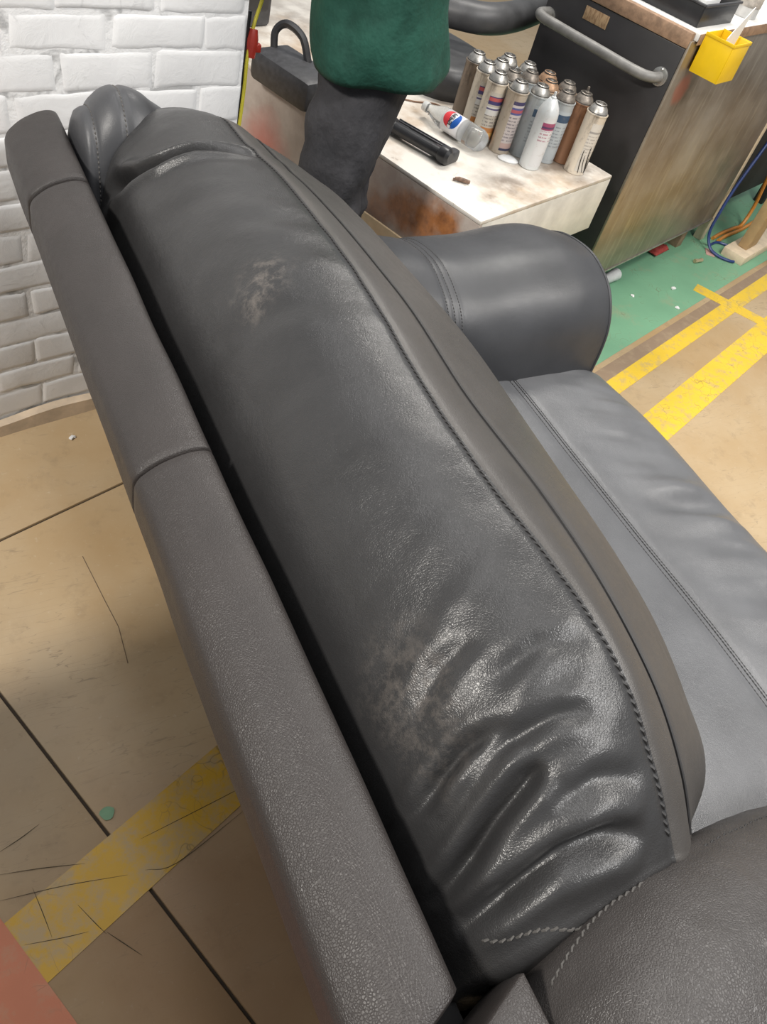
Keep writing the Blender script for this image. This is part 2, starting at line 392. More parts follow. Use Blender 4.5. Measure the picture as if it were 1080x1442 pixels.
def brick(s0, s1, z0, z1):
    n = 5; dpt = random.uniform(.0012, .0026); V = []; F = []
    jit = lambda a: random.uniform(-a, a)
    rows = [(z0, 0), (z0 + .003, dpt * .7), (z0 + .009, dpt), (z1 - .009, dpt), (z1 - .003, dpt * .7), (z1, 0)]
    sl = jit(.003); sr = jit(.003); tl = jit(.0035); tr = jit(.0035); bl = jit(.0035); br = jit(.0035)
    us = [0, .02, .06] + list(np.linspace(.06, .94, n)[1:-1]) + [.94, .98, 1]
    wob = [jit(.0022) for _ in us]; wob2 = [jit(.0022) for _ in us]
    for ri, (z, d) in enumerate(rows):
        f = (z - z0) / (z1 - z0)
        for ui, u in enumerate(us):
            e = min(u, 1 - u); dd = d * (0 if e == 0 else .7 if e < .03 else 1)
            s = s0 + u * (s1 - s0) + (sl * (1 - u) + sr * u) * f * 2
            zz = z + ((bl * (1 - u) + br * u) + wob[ui]) * (1 - f) + ((tl * (1 - u) + tr * u) + wob2[ui]) * f
            V.append((*wall_at(min(s, S_END), dd + (jit(.0006) if dd == d else 0)), zz))
    nu = len(us)
    return obj('brick', V, gridfaces(nu, len(rows)), BRICK, wall)
ROWZ = [.045, .110, .1745, .242, .307, .375, .441, .512, .582, .650, .715, .786, .857, .922, .990, 1.058, 1.127, 1.195, 1.264, 1.333]
for r in range(len(ROWZ) - 1):
    ph = .857 if r % 2 == 0 else .945
    k0 = int(math.floor((S_BEG - ph) / .1885))
    for k in range(k0, 6):
        a = ph + k * .1885 + random.uniform(-.006, .006); b = ph + (k + 1) * .1885 + random.uniform(-.006, .006)
        a = max(a, S_BEG + .004); b = min(b, S_END)
        if b - a < .03: continue
        gap = .0045
        if b - a > 2.5 * gap: brick(a + gap, b - (0 if b == S_END else gap), ROWZ[r] + .0032, ROWZ[r + 1] - .0032)
# loose cream board along the foot of the wall
V = []; F = []
for s in sv:
    a = wall_at(s, .004); b = wall_at(s, .020 + .004 * math.sin(9 * s)); z = .036 + .004 * math.sin(7 * s + 1) + .003 * math.sin(23 * s)
    V += [(*b, 0), (*b, z), (*a, z + .004), (*a, 0)]
for i in range(len(sv) - 1):
    for k in range(4): F.append((4 * i + k, 4 * i + 4 + k, 4 * i + 4 + (k + 1) % 4, 4 * i + (k + 1) % 4))
F += [(0, 1, 2, 3), tuple(4 * (len(sv) - 1) + k for k in (3, 2, 1, 0))]
structure(autosmooth(obj('baseboard_back', V, F, CREAM), 40), 'cream board along the foot of the brick wall')

# ================================================================== SOFA
sofa = thing('sofa', 'large black leather sofa seen from behind, puffy back cushion and rolled arm', 'sofa', (.8, .6, 0))
# ---- back cushion: profiles (x, z) at stations along y; columns are features that run the length of it
YS = [.040, .10, .18, .29, .47, .75, 1.06, 1.20, 1.29, 1.355]
BC = [  # valley   rear1      rear2       crest       seam1       seam2       front1      belly       front3      front4     under
    [(.30, .66), (.300, .735), (.330, .785), (.385, .825), (.492, .845), (.554, .79), (.575, .73), (.590, .66), (.60, .60), (.60, .52), (.55, .46), (.40, .46)],
    [(.285, .60), (.292, .74), (.325, .82), (.395, .885), (.488, .888), (.553, .842), (.615, .79), (.660, .735), (.69, .65), (.70, .55), (.68, .46), (.40, .46)],
    [(.285, .60), (.290, .75), (.322, .842), (.395, .915), (.484, .930), (.553, .880), (.630, .825), (.690, .760), (.725, .67), (.74, .56), (.71, .46), (.40, .46)],
    [(.285, .60), (.288, .75), (.320, .85), (.390, .925), (.478, .950), (.548, .910), (.640, .850), (.705, .785), (.745, .69), (.76, .56), (.73, .46), (.40, .46)],
    [(.285, .60), (.288, .75), (.320, .855), (.390, .930), (.472, .952), (.546, .920), (.650, .860), (.722, .785), (.760, .69), (.77, .56), (.74, .46), (.40, .46)],
    [(.285, .60), (.288, .75), (.322, .855), (.395, .930), (.490, .950), (.567, .912), (.665, .855), (.738, .785), (.770, .69), (.775, .56), (.74, .46), (.40, .46)],
    [(.285, .60), (.290, .75), (.325, .845), (.400, .912), (.506, .922), (.566, .890), (.655, .842), (.722, .790), (.752, .69), (.76, .56), (.73, .46), (.40, .46)],
    [(.285, .60), (.292, .75), (.325, .840), (.400, .900), (.498, .905), (.558, .875), (.635, .840), (.690, .800), (.725, .70), (.73, .57), (.70, .46), (.40, .46)],
    [(.287, .61), (.294, .75), (.328, .842), (.400, .900), (.490, .900), (.550, .868), (.620, .830), (.670, .785), (.70, .70), (.71, .58), (.67, .47), (.40, .47)],
    [(.302, .64), (.308, .755), (.335, .825), (.395, .875), (.475, .878), (.535, .845), (.590, .810), (.630, .770), (.66, .69), (.67, .58), (.64, .48), (.42, .48)]]
def loft(T, st, tt, nsub, axis, end0=.05, end1=.05, p=2.4, shrink=.55, centre=None):
    """closed lofted surface through tables of 2D profiles; axis 'y' or 'x'; rounded ends"""
    T = np.asarray(T, float); nk = T.shape[1]
    Pn = crow(T, tt, st)                                      # (nv, nk, 2)
    a = np.roll(Pn, 1, 1); b = Pn; c = np.roll(Pn, -1, 1); d = np.roll(Pn, -2, 1); t = (np.arange(nsub) / nsub)[None, None, :, None]
    a, b, c, d = (z[:, :, None, :] for z in (a, b, c, d))
    Q = .5 * (2 * b + (c - a) * t + (2 * a - 5 * b + 4 * c - d) * t ** 2 + (3 * b - a - 3 * c + d) * t ** 3)
    Q = Q.reshape(len(tt), nk * nsub, 2)
    return Q
def capped(Q, tt, axis, e0, e1, k0=.5, k1=.5, rows=10):
    """add rounded end rows so the loft closes; e0/e1 are how far the ends bulge"""
    c0 = Q[0].mean(0); c1 = Q[-1].mean(0); pre = []; post = []; tp = []; tq = []
    for i in range(rows, 0, -1):
        a = (PI / 2) * i / rows; s = max(math.cos(a) ** .6, .0) if i < rows else .0
        pre.append(c0 + (Q[0] - c0) * s); tp.append(tt[0] - e0 * math.sin(a))
        post.insert(0, c1 + (Q[-1] - c1) * s); tq.insert(0, tt[-1] + e1 * math.sin(a))
    Q = np.concatenate([np.array(pre), Q, np.array(post)]); t = np.concatenate([tp, tt, tq])
    G = np.zeros(Q.shape[:2] + (3,))
    if axis == 'y': G[..., 0] = Q[..., 0]; G[..., 1] = t[:, None]; G[..., 2] = Q[..., 1]
    else: G[..., 0] = t[:, None]; G[..., 1] = Q[..., 0]; G[..., 2] = Q[..., 1]
    return G, rows
NS = 22
tt = np.linspace(.040, 1.355, 440)
Q = loft(BC, YS, tt, NS, 'y')
G, rows = capped(Q, tt, 'y', .022, .045)
def back_relief(G):
    X, Y, Z = G[..., 0], G[..., 1], G[..., 2]
    u = np.arange(G.shape[1]) / NS; U = np.broadcast_to(u[None, :], X.shape)
    top = np.clip((U - 1.2) / .8, 0, 1) * np.clip((8.6 - U) / 1.2, 0, 1)
    d = np.zeros(X.shape)
    def dist(pts): return segdist(X, Y, pts)
    for pts, dep, wd in FOLDS:
        q, fr = dist(pts); taper = np.clip(np.minimum(fr, 1 - fr) * 4, 0, 1) ** .7
        d += dep * taper * np.exp(-(q / wd) ** 2) * (U > .8) * (U < 8.6)
        d += -dep * .45 * taper * np.exp(-((q - 1.9 * wd) / (1.2 * wd)) ** 2) * (U > .8) * (U < 8.6)
    # soft puffiness and shallow creases that run across the cushion
    d += .0055 * vnoise(X * 7 + 3, Y * 5, 2) * top + .0028 * vnoise(X * 9, Y * 24 + X * 10, 5) * top * np.clip((4.4 - U) / .8, 0, 1)
    near = np.exp(-((Y - .03) / .24) ** 2); far = np.exp(-((Y - 1.3) / .16) ** 2)
    d += .0040 * near * vnoise(X * 8 - Y * 10, Y * 46 - X * 24, 11) * top * np.clip((4.2 - U) / .7, 0, 1)
    d += .0022 * far * vnoise(X * 6, Y * 40, 8) * top
    # sewn lines: dips along seam 1 and seam 2
    for k, dep, wd in ((4.0, .0030, .07), (5.0, .0022, .10)):
        d -= dep * np.exp(-((U - k) / wd) ** 2) * np.clip((Y - .0) * 40, 0, 1)
    d += dep * (.4 if k == 4.0 else .12) * np.exp(-((U - k - .13) / .07) ** 2)
    return d
FOLDS = [([(.296, .103), (.319, .116), (.340, .129), (.371, .142), (.385, .146)], -.017, .009),
         ([(.303, .077), (.332, .078), (.375, .080), (.428, .074), (.462, .066)], -.016, .009),
         ([(.302, .168), (.318, .183), (.338, .190), (.377, .188)], -.010, .008),
         ([(.334, .172), (.369, .175), (.409, .174), (.44, .166)], -.006, .008),
         ([(.318, .235), (.350, .262), (.38, .27)], -.004, .010),
         ([(.38, .115), (.42, .118), (.465, .108)], -.006, .009),
         ([(.37, .225), (.42, .232), (.465, .222)], -.004, .010),
         ([(.300, 1.285), (.309, 1.235), (.325, 1.203), (.361, 1.179), (.422, 1.166), (.500, 1.150)], -.026, .008)]
Nn = grid_normals(G); 
if Nn[G.shape[0] // 2, 4 * NS, 2] < 0: Nn = -Nn
G0 = G.copy(); G = G + Nn * back_relief(G)[..., None]
nu = G.shape[1]
Fb = gridfaces(nu, G.shape[0], True); U0 = np.array([f[0] % nu for f in Fb]) / NS
back = obj('back_cushion', G.reshape(-1, 3), [f[::-1] for f in Fb], [L_BACK, L_WELT, THREAD], sofa, fmat=np.where((U0 >= 4.94) & (U0 < 5.01), 2, ((U0 >= 4.04) & (U0 < 8.5)).astype(int)))
from mathutils.bvhtree import BVHTree
def snap(o, pts, n=10):
    """lay a polyline onto an object's surface"""
    t = BVHTree.FromPolygons([tuple(v.co + off(o)) for v in o.data.vertices], [tuple(p.vertices) for p in o.data.polygons]); P = []; Q = []
    for p in spline(pts, n):
        q = t.find_nearest(p); nn_ = q[1] if q[1].dot(Vector((0, 0, 1.5)) - q[0]) > 0 else -q[1]
        P.append(tuple(q[0])); Q.append(tuple(nn_))
    return P, Q
def fixn(o):
    bm = bmesh.new(); bm.from_mesh(o.data); bmesh.ops.recalc_face_normals(bm, faces=bm.faces); bm.to_mesh(o.data); bm.free(); return o
fixn(back)
def stitches(name, pts, m, parent, step=.0075, ln=.0056, r=.0011, lift=.0004, nrm=None, tilt=0.0):
    """a row of sewn stitches along a polyline"""
    P = np.asarray(pts, float); s = np.r_[0, np.cumsum(np.linalg.norm(np.diff(P, axis=0), axis=1))]
    Nr = np.asarray(nrm if nrm is not None else [(0, 0, 1)] * len(P), float); b = MB()
    for k in range(int(s[-1] / step)):
        at = [np.array([np.interp(q, s, P[:, i]) for i in range(3)]) for q in (k * step, k * step + ln * .5, k * step + ln)]
        n = np.array([np.interp(k * step, s, Nr[:, i]) for i in range(3)])
        t = at[2] - at[0]; sd = np.cross(n, t / (np.linalg.norm(t) + 1e-9)) * tilt
        b.tube([at[0] - n * .0006 - sd, at[1] + n * lift, at[2] - n * .0006 + sd], r, 5)
    return b.build(name, m, parent, local=False, kind='stuff')
j0 = rows + 5; j1 = G.shape[0] - rows - 4
def row(k, sh=0): 
    i = int(round((k + sh) * NS)); return G[j0:j1, i], Nn[j0:j1, i]
p1, n1 = row(4.0); stitches('top_seam_stitching', p1, THREAD, back, .0085, .0080, .0017, .0012, n1, .0022)
p2, n2 = row(5.0)
b = MB(); b.tube([tuple(p + n * .0010) for p, n in zip(p2[::3], n2[::3])], .0021, 6)
b.build('front_seam_welt', THREAD, back, local=False)
# pale stitching at the near end of the cushion
e, en = snap(back, [(.318, .060, .785), (.335, .050, .803), (.354, .044, .813), (.372, .037, .816), (.392, .030, .816)])
stitches('end_seam_stitching', e, THREAD_W, back, .0075, .0062, .0012, .0012, en, .0012)

# ---- back rail: padded roll on top of the back frame, three lengths with gaps between them
def rail(y0, y1, name, slant0=0.0, slant1=0.0, extra=0.0):
    xs = [(.271, .715), (.270, .790), (.266, .812), (.256, .8215), (.235, .822), (.205, .812), (.184, .797), (.176, .785), (.174, .768), (.178, .720), (.205, .695), (.25, .695)]
    T = [[(x + (extra if x > .25 else 0), z) for x, z in xs]] * 3
    tt = np.linspace(y0 + .004, y1 - .004, max(8, int((y1 - y0) * 90)))
    Q = loft(T, [y0, (y0 + y1) / 2, y1], tt, 7, 'y'); Gr, rw = capped(Q, tt, 'y', .006, .006, rows=5)
    f = (Gr[..., 1] - y0) / (y1 - y0)
    Gr[..., 1] += (1 - f) * slant0 * (Gr[..., 0] - .22) + f * slant1 * (Gr[..., 0] - .22)
    nn = grid_normals(Gr); nn = nn if nn[len(nn) // 2, 4 * 7, 2] > 0 else -nn
    Gr = Gr + nn * (.0016 * vnoise(Gr[..., 0] * 20, Gr[..., 1] * 9, 3))[..., None]
    return fixn(obj(name, Gr.reshape(-1, 3), gridfaces(Gr.shape[1], Gr.shape[0], True), L_RAIL, sofa)), Gr
r1, Gr = rail(.640, 1.243, 'back_rail'); r2, _ = rail(.013, .640, 'back_rail', slant0=.4)
r3, _ = rail(1.250, 1.466, 'back_rail', slant1=.25); r4, _ = rail(-.235, -.013, 'back_rail', slant1=.4, extra=.055)
# frame behind and below the rail
b = MB(); b.add([(.215, -.22, .705), (.262, -.22, .50), (.318, -.22, .28), (.40, -.22, .28), (.30, -.22, .705)] + [(.215, 1.455, .705), (.262, 1.455, .50), (.318, 1.455, .28), (.40, 1.455, .28), (.30, 1.455, .705)], [(4, 3, 2, 1, 0), (5, 6, 7, 8, 9)] + [(i, (i + 1) % 5, (i + 1) % 5 + 5, i + 5) for i in range(5)])
b.build('back_panel', UNDER, sofa, local=False)
b = MB(); b.box(.342, .42, -.205, 1.44, .035, .30, .012); b.build('back_skirt', UNDER, sofa, local=False)
b = MB(); b.box(.40, 1.30, -.20, 1.40, .07, .42, .02); b.build('seat_frame', UNDER, sofa, local=False)
for x, y in ((.42, -.16), (.42, 1.36), (1.24, -.16), (1.24, 1.36)):
    b = MB(); b.lathe([(.022, 0), (.026, .004), (.030, .072)], 14, Matrix.Translation((x, y, 0))); b.build('foot', FOOT, sofa, local=False)

# ---- seat cushion
ys0, ys1 = .030, 1.055
ST = [(.55, .40), (.56, .47), (.70, .485), (.90, .487), (1.098, .482), (1.22, .483), (1.33, .474), (1.395, .445), (1.425, .395), (1.425, .33), (1.38, .30), (.70, .31)]
stab = [[(x, z - d) for x, z in ST] for d in (.012, 0, 0, .0, .012)]
stab[4] = [(x - (.02 if x > 1.3 else 0), z - .006) for x, z in ST]
tt = np.linspace(ys0 + .02, ys1 - .03, 260); NSs = 20
Q = loft(stab, [ys0, .25, .55, .85, ys1], tt, NSs, 'y'); Gs, rws = capped(Q, tt, 'y', .02, .03, rows=8)
Ns = grid_normals(Gs); Ns = Ns if Ns[100, 4 * NSs, 2] > 0 else -Ns
U = np.broadcast_to((np.arange(Gs.shape[1]) / NSs)[None, :], Gs.shape[:2]); X, Y = Gs[..., 0], Gs[..., 1]
fr = np.clip((U - 4.25) / 1.2, 0, 1) * np.clip((6.9 - U) / 1.1, 0, 1)
d = .0135 * fr * np.clip((1.0 - Y) * 4, .1, 1) * vnoise(X * 5 + vnoise(X * 6, Y * 6, 31) * .6, Y * 21 + X * 5, 21) + .0030 * fr * vnoise(X * 9, Y * 44 + X * 14, 22)
d += .0035 * vnoise(X * 5, Y * 5, 4) * np.clip((U - 2) / 1, 0, 1) * np.clip((8 - U), 0, 1)
for k in (3.95, 4.05): d -= .0022 * np.exp(-((U - k) / .018) ** 2)
d -= .0018 * np.exp(-((U - 4.0) / .12) ** 2)
Gs = Gs + Ns * d[..., None]
seat = fixn(obj('seat_cushion', Gs.reshape(-1, 3), gridfaces(Gs.shape[1], Gs.shape[0], True), L_SEAT, sofa))
for k in (3.95, 4.0, 4.05):
    i = int(round(k * NSs)); stitches('seat_stitching', Gs[rws:-rws, i], THREAD, seat, .0072, .006, .0012, .0004, Ns[rws:-rws, i])
b = MB(); b.box(1.30, 1.415, .03, 1.04, .09, .325, .03); b.build('footrest_panel', L_SEAT, sofa, local=False)

# ---- far arm (rolled, rises to a wing behind the cushion) and near arm
XS = [.285, .34, .42, .55, .70, .85, 1.05, 1.24, 1.342]
def arm_sec(yi, yo, zt, zi=.40, bot=.09, roll=1.0):
    w_ = yo - yi; m = yi + .46 * w_
    return [(yi + .02, bot), (yi + .004, zi), (yi + .002, zt - .20), (yi + .035 * w_, zt - .110), (yi + .13 * w_, zt - .046), (yi + .28 * w_, zt - .011), (m, zt), (yi + .72 * w_, zt - .022),
            (yi + .93 * w_, zt - .085), (yo, zt - .18), (yo - .012, .30), (yo - .02, bot)]
FA = [arm_sec(1.290, 1.485, .865), arm_sec(1.290, 1.490, .905), arm_sec(1.275, 1.490, .872), arm_sec(1.18, 1.458, .80), arm_sec(1.09, 1.430, .728),
      arm_sec(1.035, 1.425, .682), arm_sec(1.020, 1.428, .672), arm_sec(1.020, 1.432, .690), arm_sec(1.030, 1.420, .672)]
def arm(name, tab, xs, m, nsub=16, wr=.002, seed=1, e0=.02, e1=.022, nv=220):
    tt = np.linspace(xs[0], xs[-1], nv); Q = loft(tab, xs, tt, nsub, 'x'); Ga, rw = capped(Q, tt, 'x', e0, e1, rows=8)
    nn = grid_normals(Ga); nn = nn if nn[nv // 2, 4 * nsub, 2] > 0 else -nn
    z_ = Ga[..., 2]; Ga[..., 0] += np.clip((.72 - z_) / .7, 0, 1) * .17 * np.clip(1 - (Ga[..., 0] - xs[0]) / .45, 0, 1)     # the back of the arm rakes in towards the floor
    dd = wr * vnoise(Ga[..., 0] * 9, Ga[..., 1] * 9 + Ga[..., 2] * 9, seed)
    return Ga, nn, dd, rw
Ga, na, dd, rw = arm('far_arm', FA, XS, L_ARM, wr=.003, seed=41)
X = Ga[..., 0]
for xk in (.912, .926, .940): dd -= .0016 * np.exp(-((X - xk) / .0035) ** 2)
dd -= .003 * np.exp(-((X - .926) / .03) ** 2)
dd += .0022 * np.exp(-((X - .40) / .08) ** 2) * vnoise(X * 60, Ga[..., 1] * 8, 9)
for xk in (.295, .345): dd -= .004 * np.exp(-((X - xk) / .004) ** 2)
Ga = Ga + na * dd[..., None]
farm = fixn(obj('armrest', Ga.reshape(-1, 3), gridfaces(Ga.shape[1], Ga.shape[0], True), L_ARM, sofa, label='rolled far armrest, smooth black leather'))
vals = np.linspace(XS[0], XS[-1], 220)
for xk in (.912, .926, .940):
    j = rw + int(np.argmin(abs(vals - xk))); stitches('arm_stitching', Ga[j, 20:120], THREAD, farm, .0068, .005, .0010, .0006, na[j, 20:120])
for xk in (.295, .345):
    j = rw + int(np.argmin(abs(vals - xk))); stitches('wing_stitching', Ga[j, 30:110], THREAD_W, farm, .0075, .005, .0012, .001, na[j, 30:110])
b = MB(); jj = Ga.shape[0] - rw - 1
b.tube([tuple(p) for p in Ga[jj, 14:136:2]], .0035, 6); b.build('arm_piping', L_ARM, farm, local=False)
# near arm
XN = [.330, .375, .45, .58, .75, .95, 1.20, 1.44]
def near_sec(yi, zt, yo=-.215):
    return [(yi - .01, .09), (yi, .45), (yi - .002, zt - .12), (yi - .028, zt - .035), (yi - .085, zt), (yi - .15, zt - .008), (yo + .02, zt - .07), (yo, zt - .18), (yo + .01, .30), (yo + .02, .09)]
NA = [near_sec(.010, .845), near_sec(.038, .872), near_sec(.058, .880), near_sec(.062, .855), near_sec(.058, .79), near_sec(.05, .71), near_sec(.035, .67), near_sec(.02, .63)]
Gn, nn, dd, rw = arm('near_arm', NA, XN, L_NEAR, wr=.004, seed=51, e0=.012, nv=240)
X = Gn[..., 0]; U = np.broadcast_to((np.arange(Gn.shape[1]) / 16)[None, :], X.shape)
dd += .0012 * vnoise(X * 46, Gn[..., 1] * 52, 12)
Gn = Gn + nn * dd[..., None]
narm = fixn(obj('armrest', Gn.reshape(-1, 3), gridfaces(Gn.shape[1], Gn.shape[0], True), L_NEAR, sofa, label='near armrest, pebbled leather with a gathered pale seam'))
seam, sn = snap(narm, [(.350, .002, .80), (.362, .012, .812), (.378, .020, .82), (.400, .030, .826), (.418, .040, .836), (.436, .048, .845), (.452, .052, .852)])
stitches('near_seam_stitching', seam, THREAD_W, narm, .0075, .006, .0011, .001, sn, .0012)
i = int(2.9 * 16); stitches('inner_edge_stitching', Gn[rw + 45:rw + 130, i], THREAD, narm, .011, .006, .0010, .0006, nn[rw + 45:rw + 130, i])

# ================================================================== WORKBENCH and what stands on it
BO = (1.276, 1.511); BZ = .56
bench = thing('workbench', 'low white-topped metal workbench with rusty side, between the sofa and black cabinet', 'workbench', (BO[0], BO[1], 0), A20)
b = MB(); b.box(0, .66, 0, 1.60, BZ - .012, BZ, .003); b.build('worktop', BENCHTOP, bench)
b = MB(); b.box(.0, .012, 0, 1.60, .17, BZ - .012, .002); b.build('side_panel', BENCHSIDE, bench, label='pinkish grey side panel with orange rust')
b = MB(); b.box(.012, .66, 0, .012, BZ - .175, BZ - .012, .002); b.build('end_panel', BENCHWHITE, bench)
b = MB(); b.box(.648, .66, .012, 1.60, BZ - .175, BZ - .012, .002); b.build('back_panel', BENCHWHITE, bench)
for x, y in ((.03, .05), (.60, .05), (.03, 1.50), (.60, 1.50)):
    b = MB(); b.box(x, x + .04, y, y + .04, 0, BZ - .012, .003); b.build('leg', BENCHWHITE, bench)

# aerosol cans
def can_mats():
    def body(name, base, smear, amt, rough=.35, metal=.2, top=.6, hi=.66):
        q = N(name); f = q.noise(26, 6, .7, (1, 1, .35)); g = q.noise(90, 4, .6)
        c = q.mix(q.math('MULTIPLY', q.ramp(f, top - .1, hi), amt), base, smear); c = q.mix(q.math('MULTIPLY', q.ramp(g, .6, .75), .3), c, smear)
        q.set(c, rough, metal).bump(f, .05, .001); return q.m
    return dict(
        white=body('can_white', (.70, .72, .72), (.40, .36, .30), .25), grey=body('can_grey', (.45, .48, .49), (.22, .20, .17), .5),
        cream=body('can_cream', (.66, .58, .47), (.10, .07, .05), .7), dark=body('can_dark', (.24, .18, .13), (.05, .04, .035), .8),
        rusty=body('can_rusty', (.30, .15, .08), (.10, .05, .03), .8), tan=body('can_tan', (.50, .42, .33), (.20, .14, .09), .6))
CM = can_mats()
DOME = plain('can_dome_metal', (.46, .44, .41), .38, .8, var=.3, scale=60)
DOMED = plain('can_dome_dirty', (.24, .21, .18), .45, .6, var=.45, scale=60)
DOMER = plain('can_dome_rusty', (.42, .26, .16), .5, .5, var=.4, scale=60)
RINGK = plain('can_ring_dark', (.04, .035, .03), .5, .3)
def label_mat(name, ground, bands, text):
    """printed can label: colour bands and rows of small unreadable print; z runs 0..1 up the label in generated space"""
    q = N(name); tc = q.n('TexCoord'); sp = q.n('SeparateXYZ'); q.l(tc.outputs['Generated'], sp.inputs[0]); z = sp.outputs[2]
    c = ground
    for z0, z1, col in bands:
        m = q.math('MULTIPLY', q.math('GREATER_THAN', z, z0), q.math('LESS_THAN', z, z1)); c = q.mix(m, c, col)
    wv = q.math('GREATER_THAN', q.math('SINE', q.math('MULTIPLY', z, 95.0)), .2); nz = q.ramp(q.noise(260, 2, .5, (1, 1, .2)), .46, .5)
    m = q.math('MULTIPLY', q.math('MULTIPLY', wv, nz), q.math('MULTIPLY', q.math('GREATER_THAN', z, text[0]), q.math('LESS_THAN', z, text[1])))
    c = q.mix(q.math('MULTIPLY', m, .75), c, text[2]); d = q.ramp(q.noise(40, 5, .7), .58, .72); c = q.mix(q.math('MULTIPLY', d, .45), c, (.30, .24, .18))
    q.set(c, .4); return q.m
LB = dict(
    amber=label_mat('label_amber', (.55, .50, .42), [(.76, .92, (.06, .05, .16)), (.83, .90, (.50, .10, .10)), (.55, .72, (.70, .68, .64)), (.66, .69, (.10, .08, .20)), (.05, .30, (.55, .22, .06)), (.12, .20, (.75, .45, .15))], (.33, .55, (.15, .12, .12))),
    navy=label_mat('label_navy', (.56, .50, .48), [(.93, 1.0, (.06, .05, .12)), (.74, .88, (.09, .10, .26)), (.78, .84, (.42, .10, .12)), (0, .05, (.05, .05, .10)), (.05, .16, (.52, .36, .32))], (.20, .70, (.14, .12, .14))),
    plum=label_mat('label_plum', (.66, .66, .66), [(.76, .90, (.34, .07, .15)), (.79, .83, (.10, .05, .12))], (.50, .74, (.40, .15, .20))),
    blue=label_mat('label_blue', (.46, .50, .52), [(.78, .93, (.05, .09, .15))], (.25, .70, (.22, .24, .26))),
    drip=label_mat('label_plain', (.60, .56, .50), [(.80, .84, (.32, .30, .28))], (.35, .75, (.34, .31, .28))))
CR, CHT = .0300, .172
def make_can(name, label, body, dome, lab=None, cap='ring', shoulder=False):
    t = thing(name, label, 'can', (0, 0, 0), 0, 'spray cans crowded on the bench')
    b = MB()
    if shoulder: prof = [(.0, 0), (CR - .003, 0), (CR, .003), (CR, .150), (CR - .001, .158), (CR - .006, .172), (CR - .014, .185), (.011, .192), (.0, .193)]
    else: prof = [(.0, .002), (CR - .003, 0), (CR + .0012, .001), (CR + .0012, .004), (CR, .006), (CR, CHT - .004), (CR + .0014, CHT - .003), (CR + .0014, CHT), (0, CHT)]
    b.lathe(prof, 28); b.build('can_body', body, t)
    if not shoulder:
        b = MB(); b.lathe([(CR - .001, CHT), (CR - .002, CHT + .004), (CR - .006, CHT + .013), (CR - .012, CHT + .020), (.0165, CHT + .0225), (.0168, CHT + .0245), (.0150, CHT + .0255), (.0140, CHT + .022), (0, CHT + .021)], 28)
        b.build('dome', dome, t)
        b = MB(); b.lathe([(.0172, CHT + .0205), (.0186, CHT + .0222), (.0172, CHT + .0242)], 24); b.lathe([(CR - .0015, CHT + .0012), (CR - .0012, CHT + .0030), (CR - .0026, CHT + .0040)], 28); b.lathe([(.0138, CHT + .0222), (.010, CHT + .0226), (.0075, CHT + .0222)], 20); b.build('crimp_ring', RINGK, t)
        top = CHT + .021
    else: top = .190
    b = MB()
    if cap == 'nozzle': b.lathe([(.0075, top), (.0075, top + .006), (.0040, top + .009), (.0034, top + .020), (.0, top + .021)], 16); b.build('nozzle', dome, t)
    else: b.lathe([(.0062, top), (.0055, top + .0035), (.0022, top + .004), (.002, top + .007), (0, top + .007)], 14); b.build('valve_stem', DOME, t)
    if lab:
        b = MB(); r = CR + .0004; a0, a1 = math.radians(195), math.radians(315); n = 16; z0, z1 = .012, .150
        for k in range(n + 1):
            a = a0 + (a1 - a0) * k / n; b.v += [(r * math.cos(a), r * math.sin(a), z0), (r * math.cos(a), r * math.sin(a), z1)]
        b.f = [(2 * k, 2 * k + 2, 2 * k + 3, 2 * k + 1) for k in range(n)]; b.m = [0] * n
        b.build('can_label', LB[lab], t, sharp=0)
    return t
CANS = [  # x, y, body, dome, label patch, cap, shouldered, description
    (1.524, 2.054, 'dark', DOME, None, 'ring', False, 'dark brown-stained spray can with silver dome, leftmost at the far corner'),
    (1.630, 2.055, 'grey', DOME, None, 'ring', False, 'grey spray can at the very back of the crowd, clean silver dome'),
    (1.574, 2.015, 'grey', DOME, None, 'ring', False, 'silver-domed spray can behind the front left pair, second from the far corner'),
    (1.530, 1.989, 'cream', DOME, 'amber', 'ring', False, 'cream spray can standing directly behind the amber-labelled can'),
    (1.490, 1.924, 'cream', DOME, 'amber', 'ring', False, 'spray can with navy and red banner over an amber label, beside the bottle'),
    (1.589, 1.952, 'grey', DOMED, None, 'ring', False, 'grimy grey spray can in the middle of the crowd, dull dome'),
    (1.551, 1.893, 'tan', DOME, 'navy', 'ring', False, 'tan spray can with a navy top band and rows of small print'),
    (1.671, 2.003, 'grey', DOME, None, 'ring', False, 'grey spray can in the back row left of the rusty dome'),
    (1.641, 1.959, 'grey', DOMED, None, 'ring', False, 'grey spray can with dark smeared dome, in front of the back row'),
    (1.709, 1.952, 'rusty', DOMER, None, 'ring', False, 'spray can with rust-brown dome and tan rim in the back row'),
    (1.680, 1.899, 'tan', DOMER, None, 'ring', False, 'short-looking tan spray can hidden behind the white nozzle can'),
    (1.622, 1.863, 'grey', DOME, 'blue', 'ring', False, 'pale blue-grey spray can with a dark navy rectangle near its top'),
    (1.610, 1.790, 'white', CM['white'], 'plum', 'nozzle', True, 'clean white round-shouldered spray can with plum lettering, frontmost'),
    (1.739, 1.895, 'dark', DOMED, None, 'ring', False, 'blackened spray can with sooty dome at the back right'),
    (1.697, 1.832, 'grey', DOMED, 'blue', 'ring', False, 'grey spray can with dirty dome just right of the white one'),
    (1.752, 1.823, 'rusty', DOMED, None, 'nozzle', False, 'rust-brown spray can with a pointed nozzle, near the black cabinet'),
    (1.762, 1.772, 'cream', DOME, 'drip', 'ring', False, 'cream spray can with black paint drips, nearest the bench corner')]
P = np.array([c[:2] for c in CANS], float)
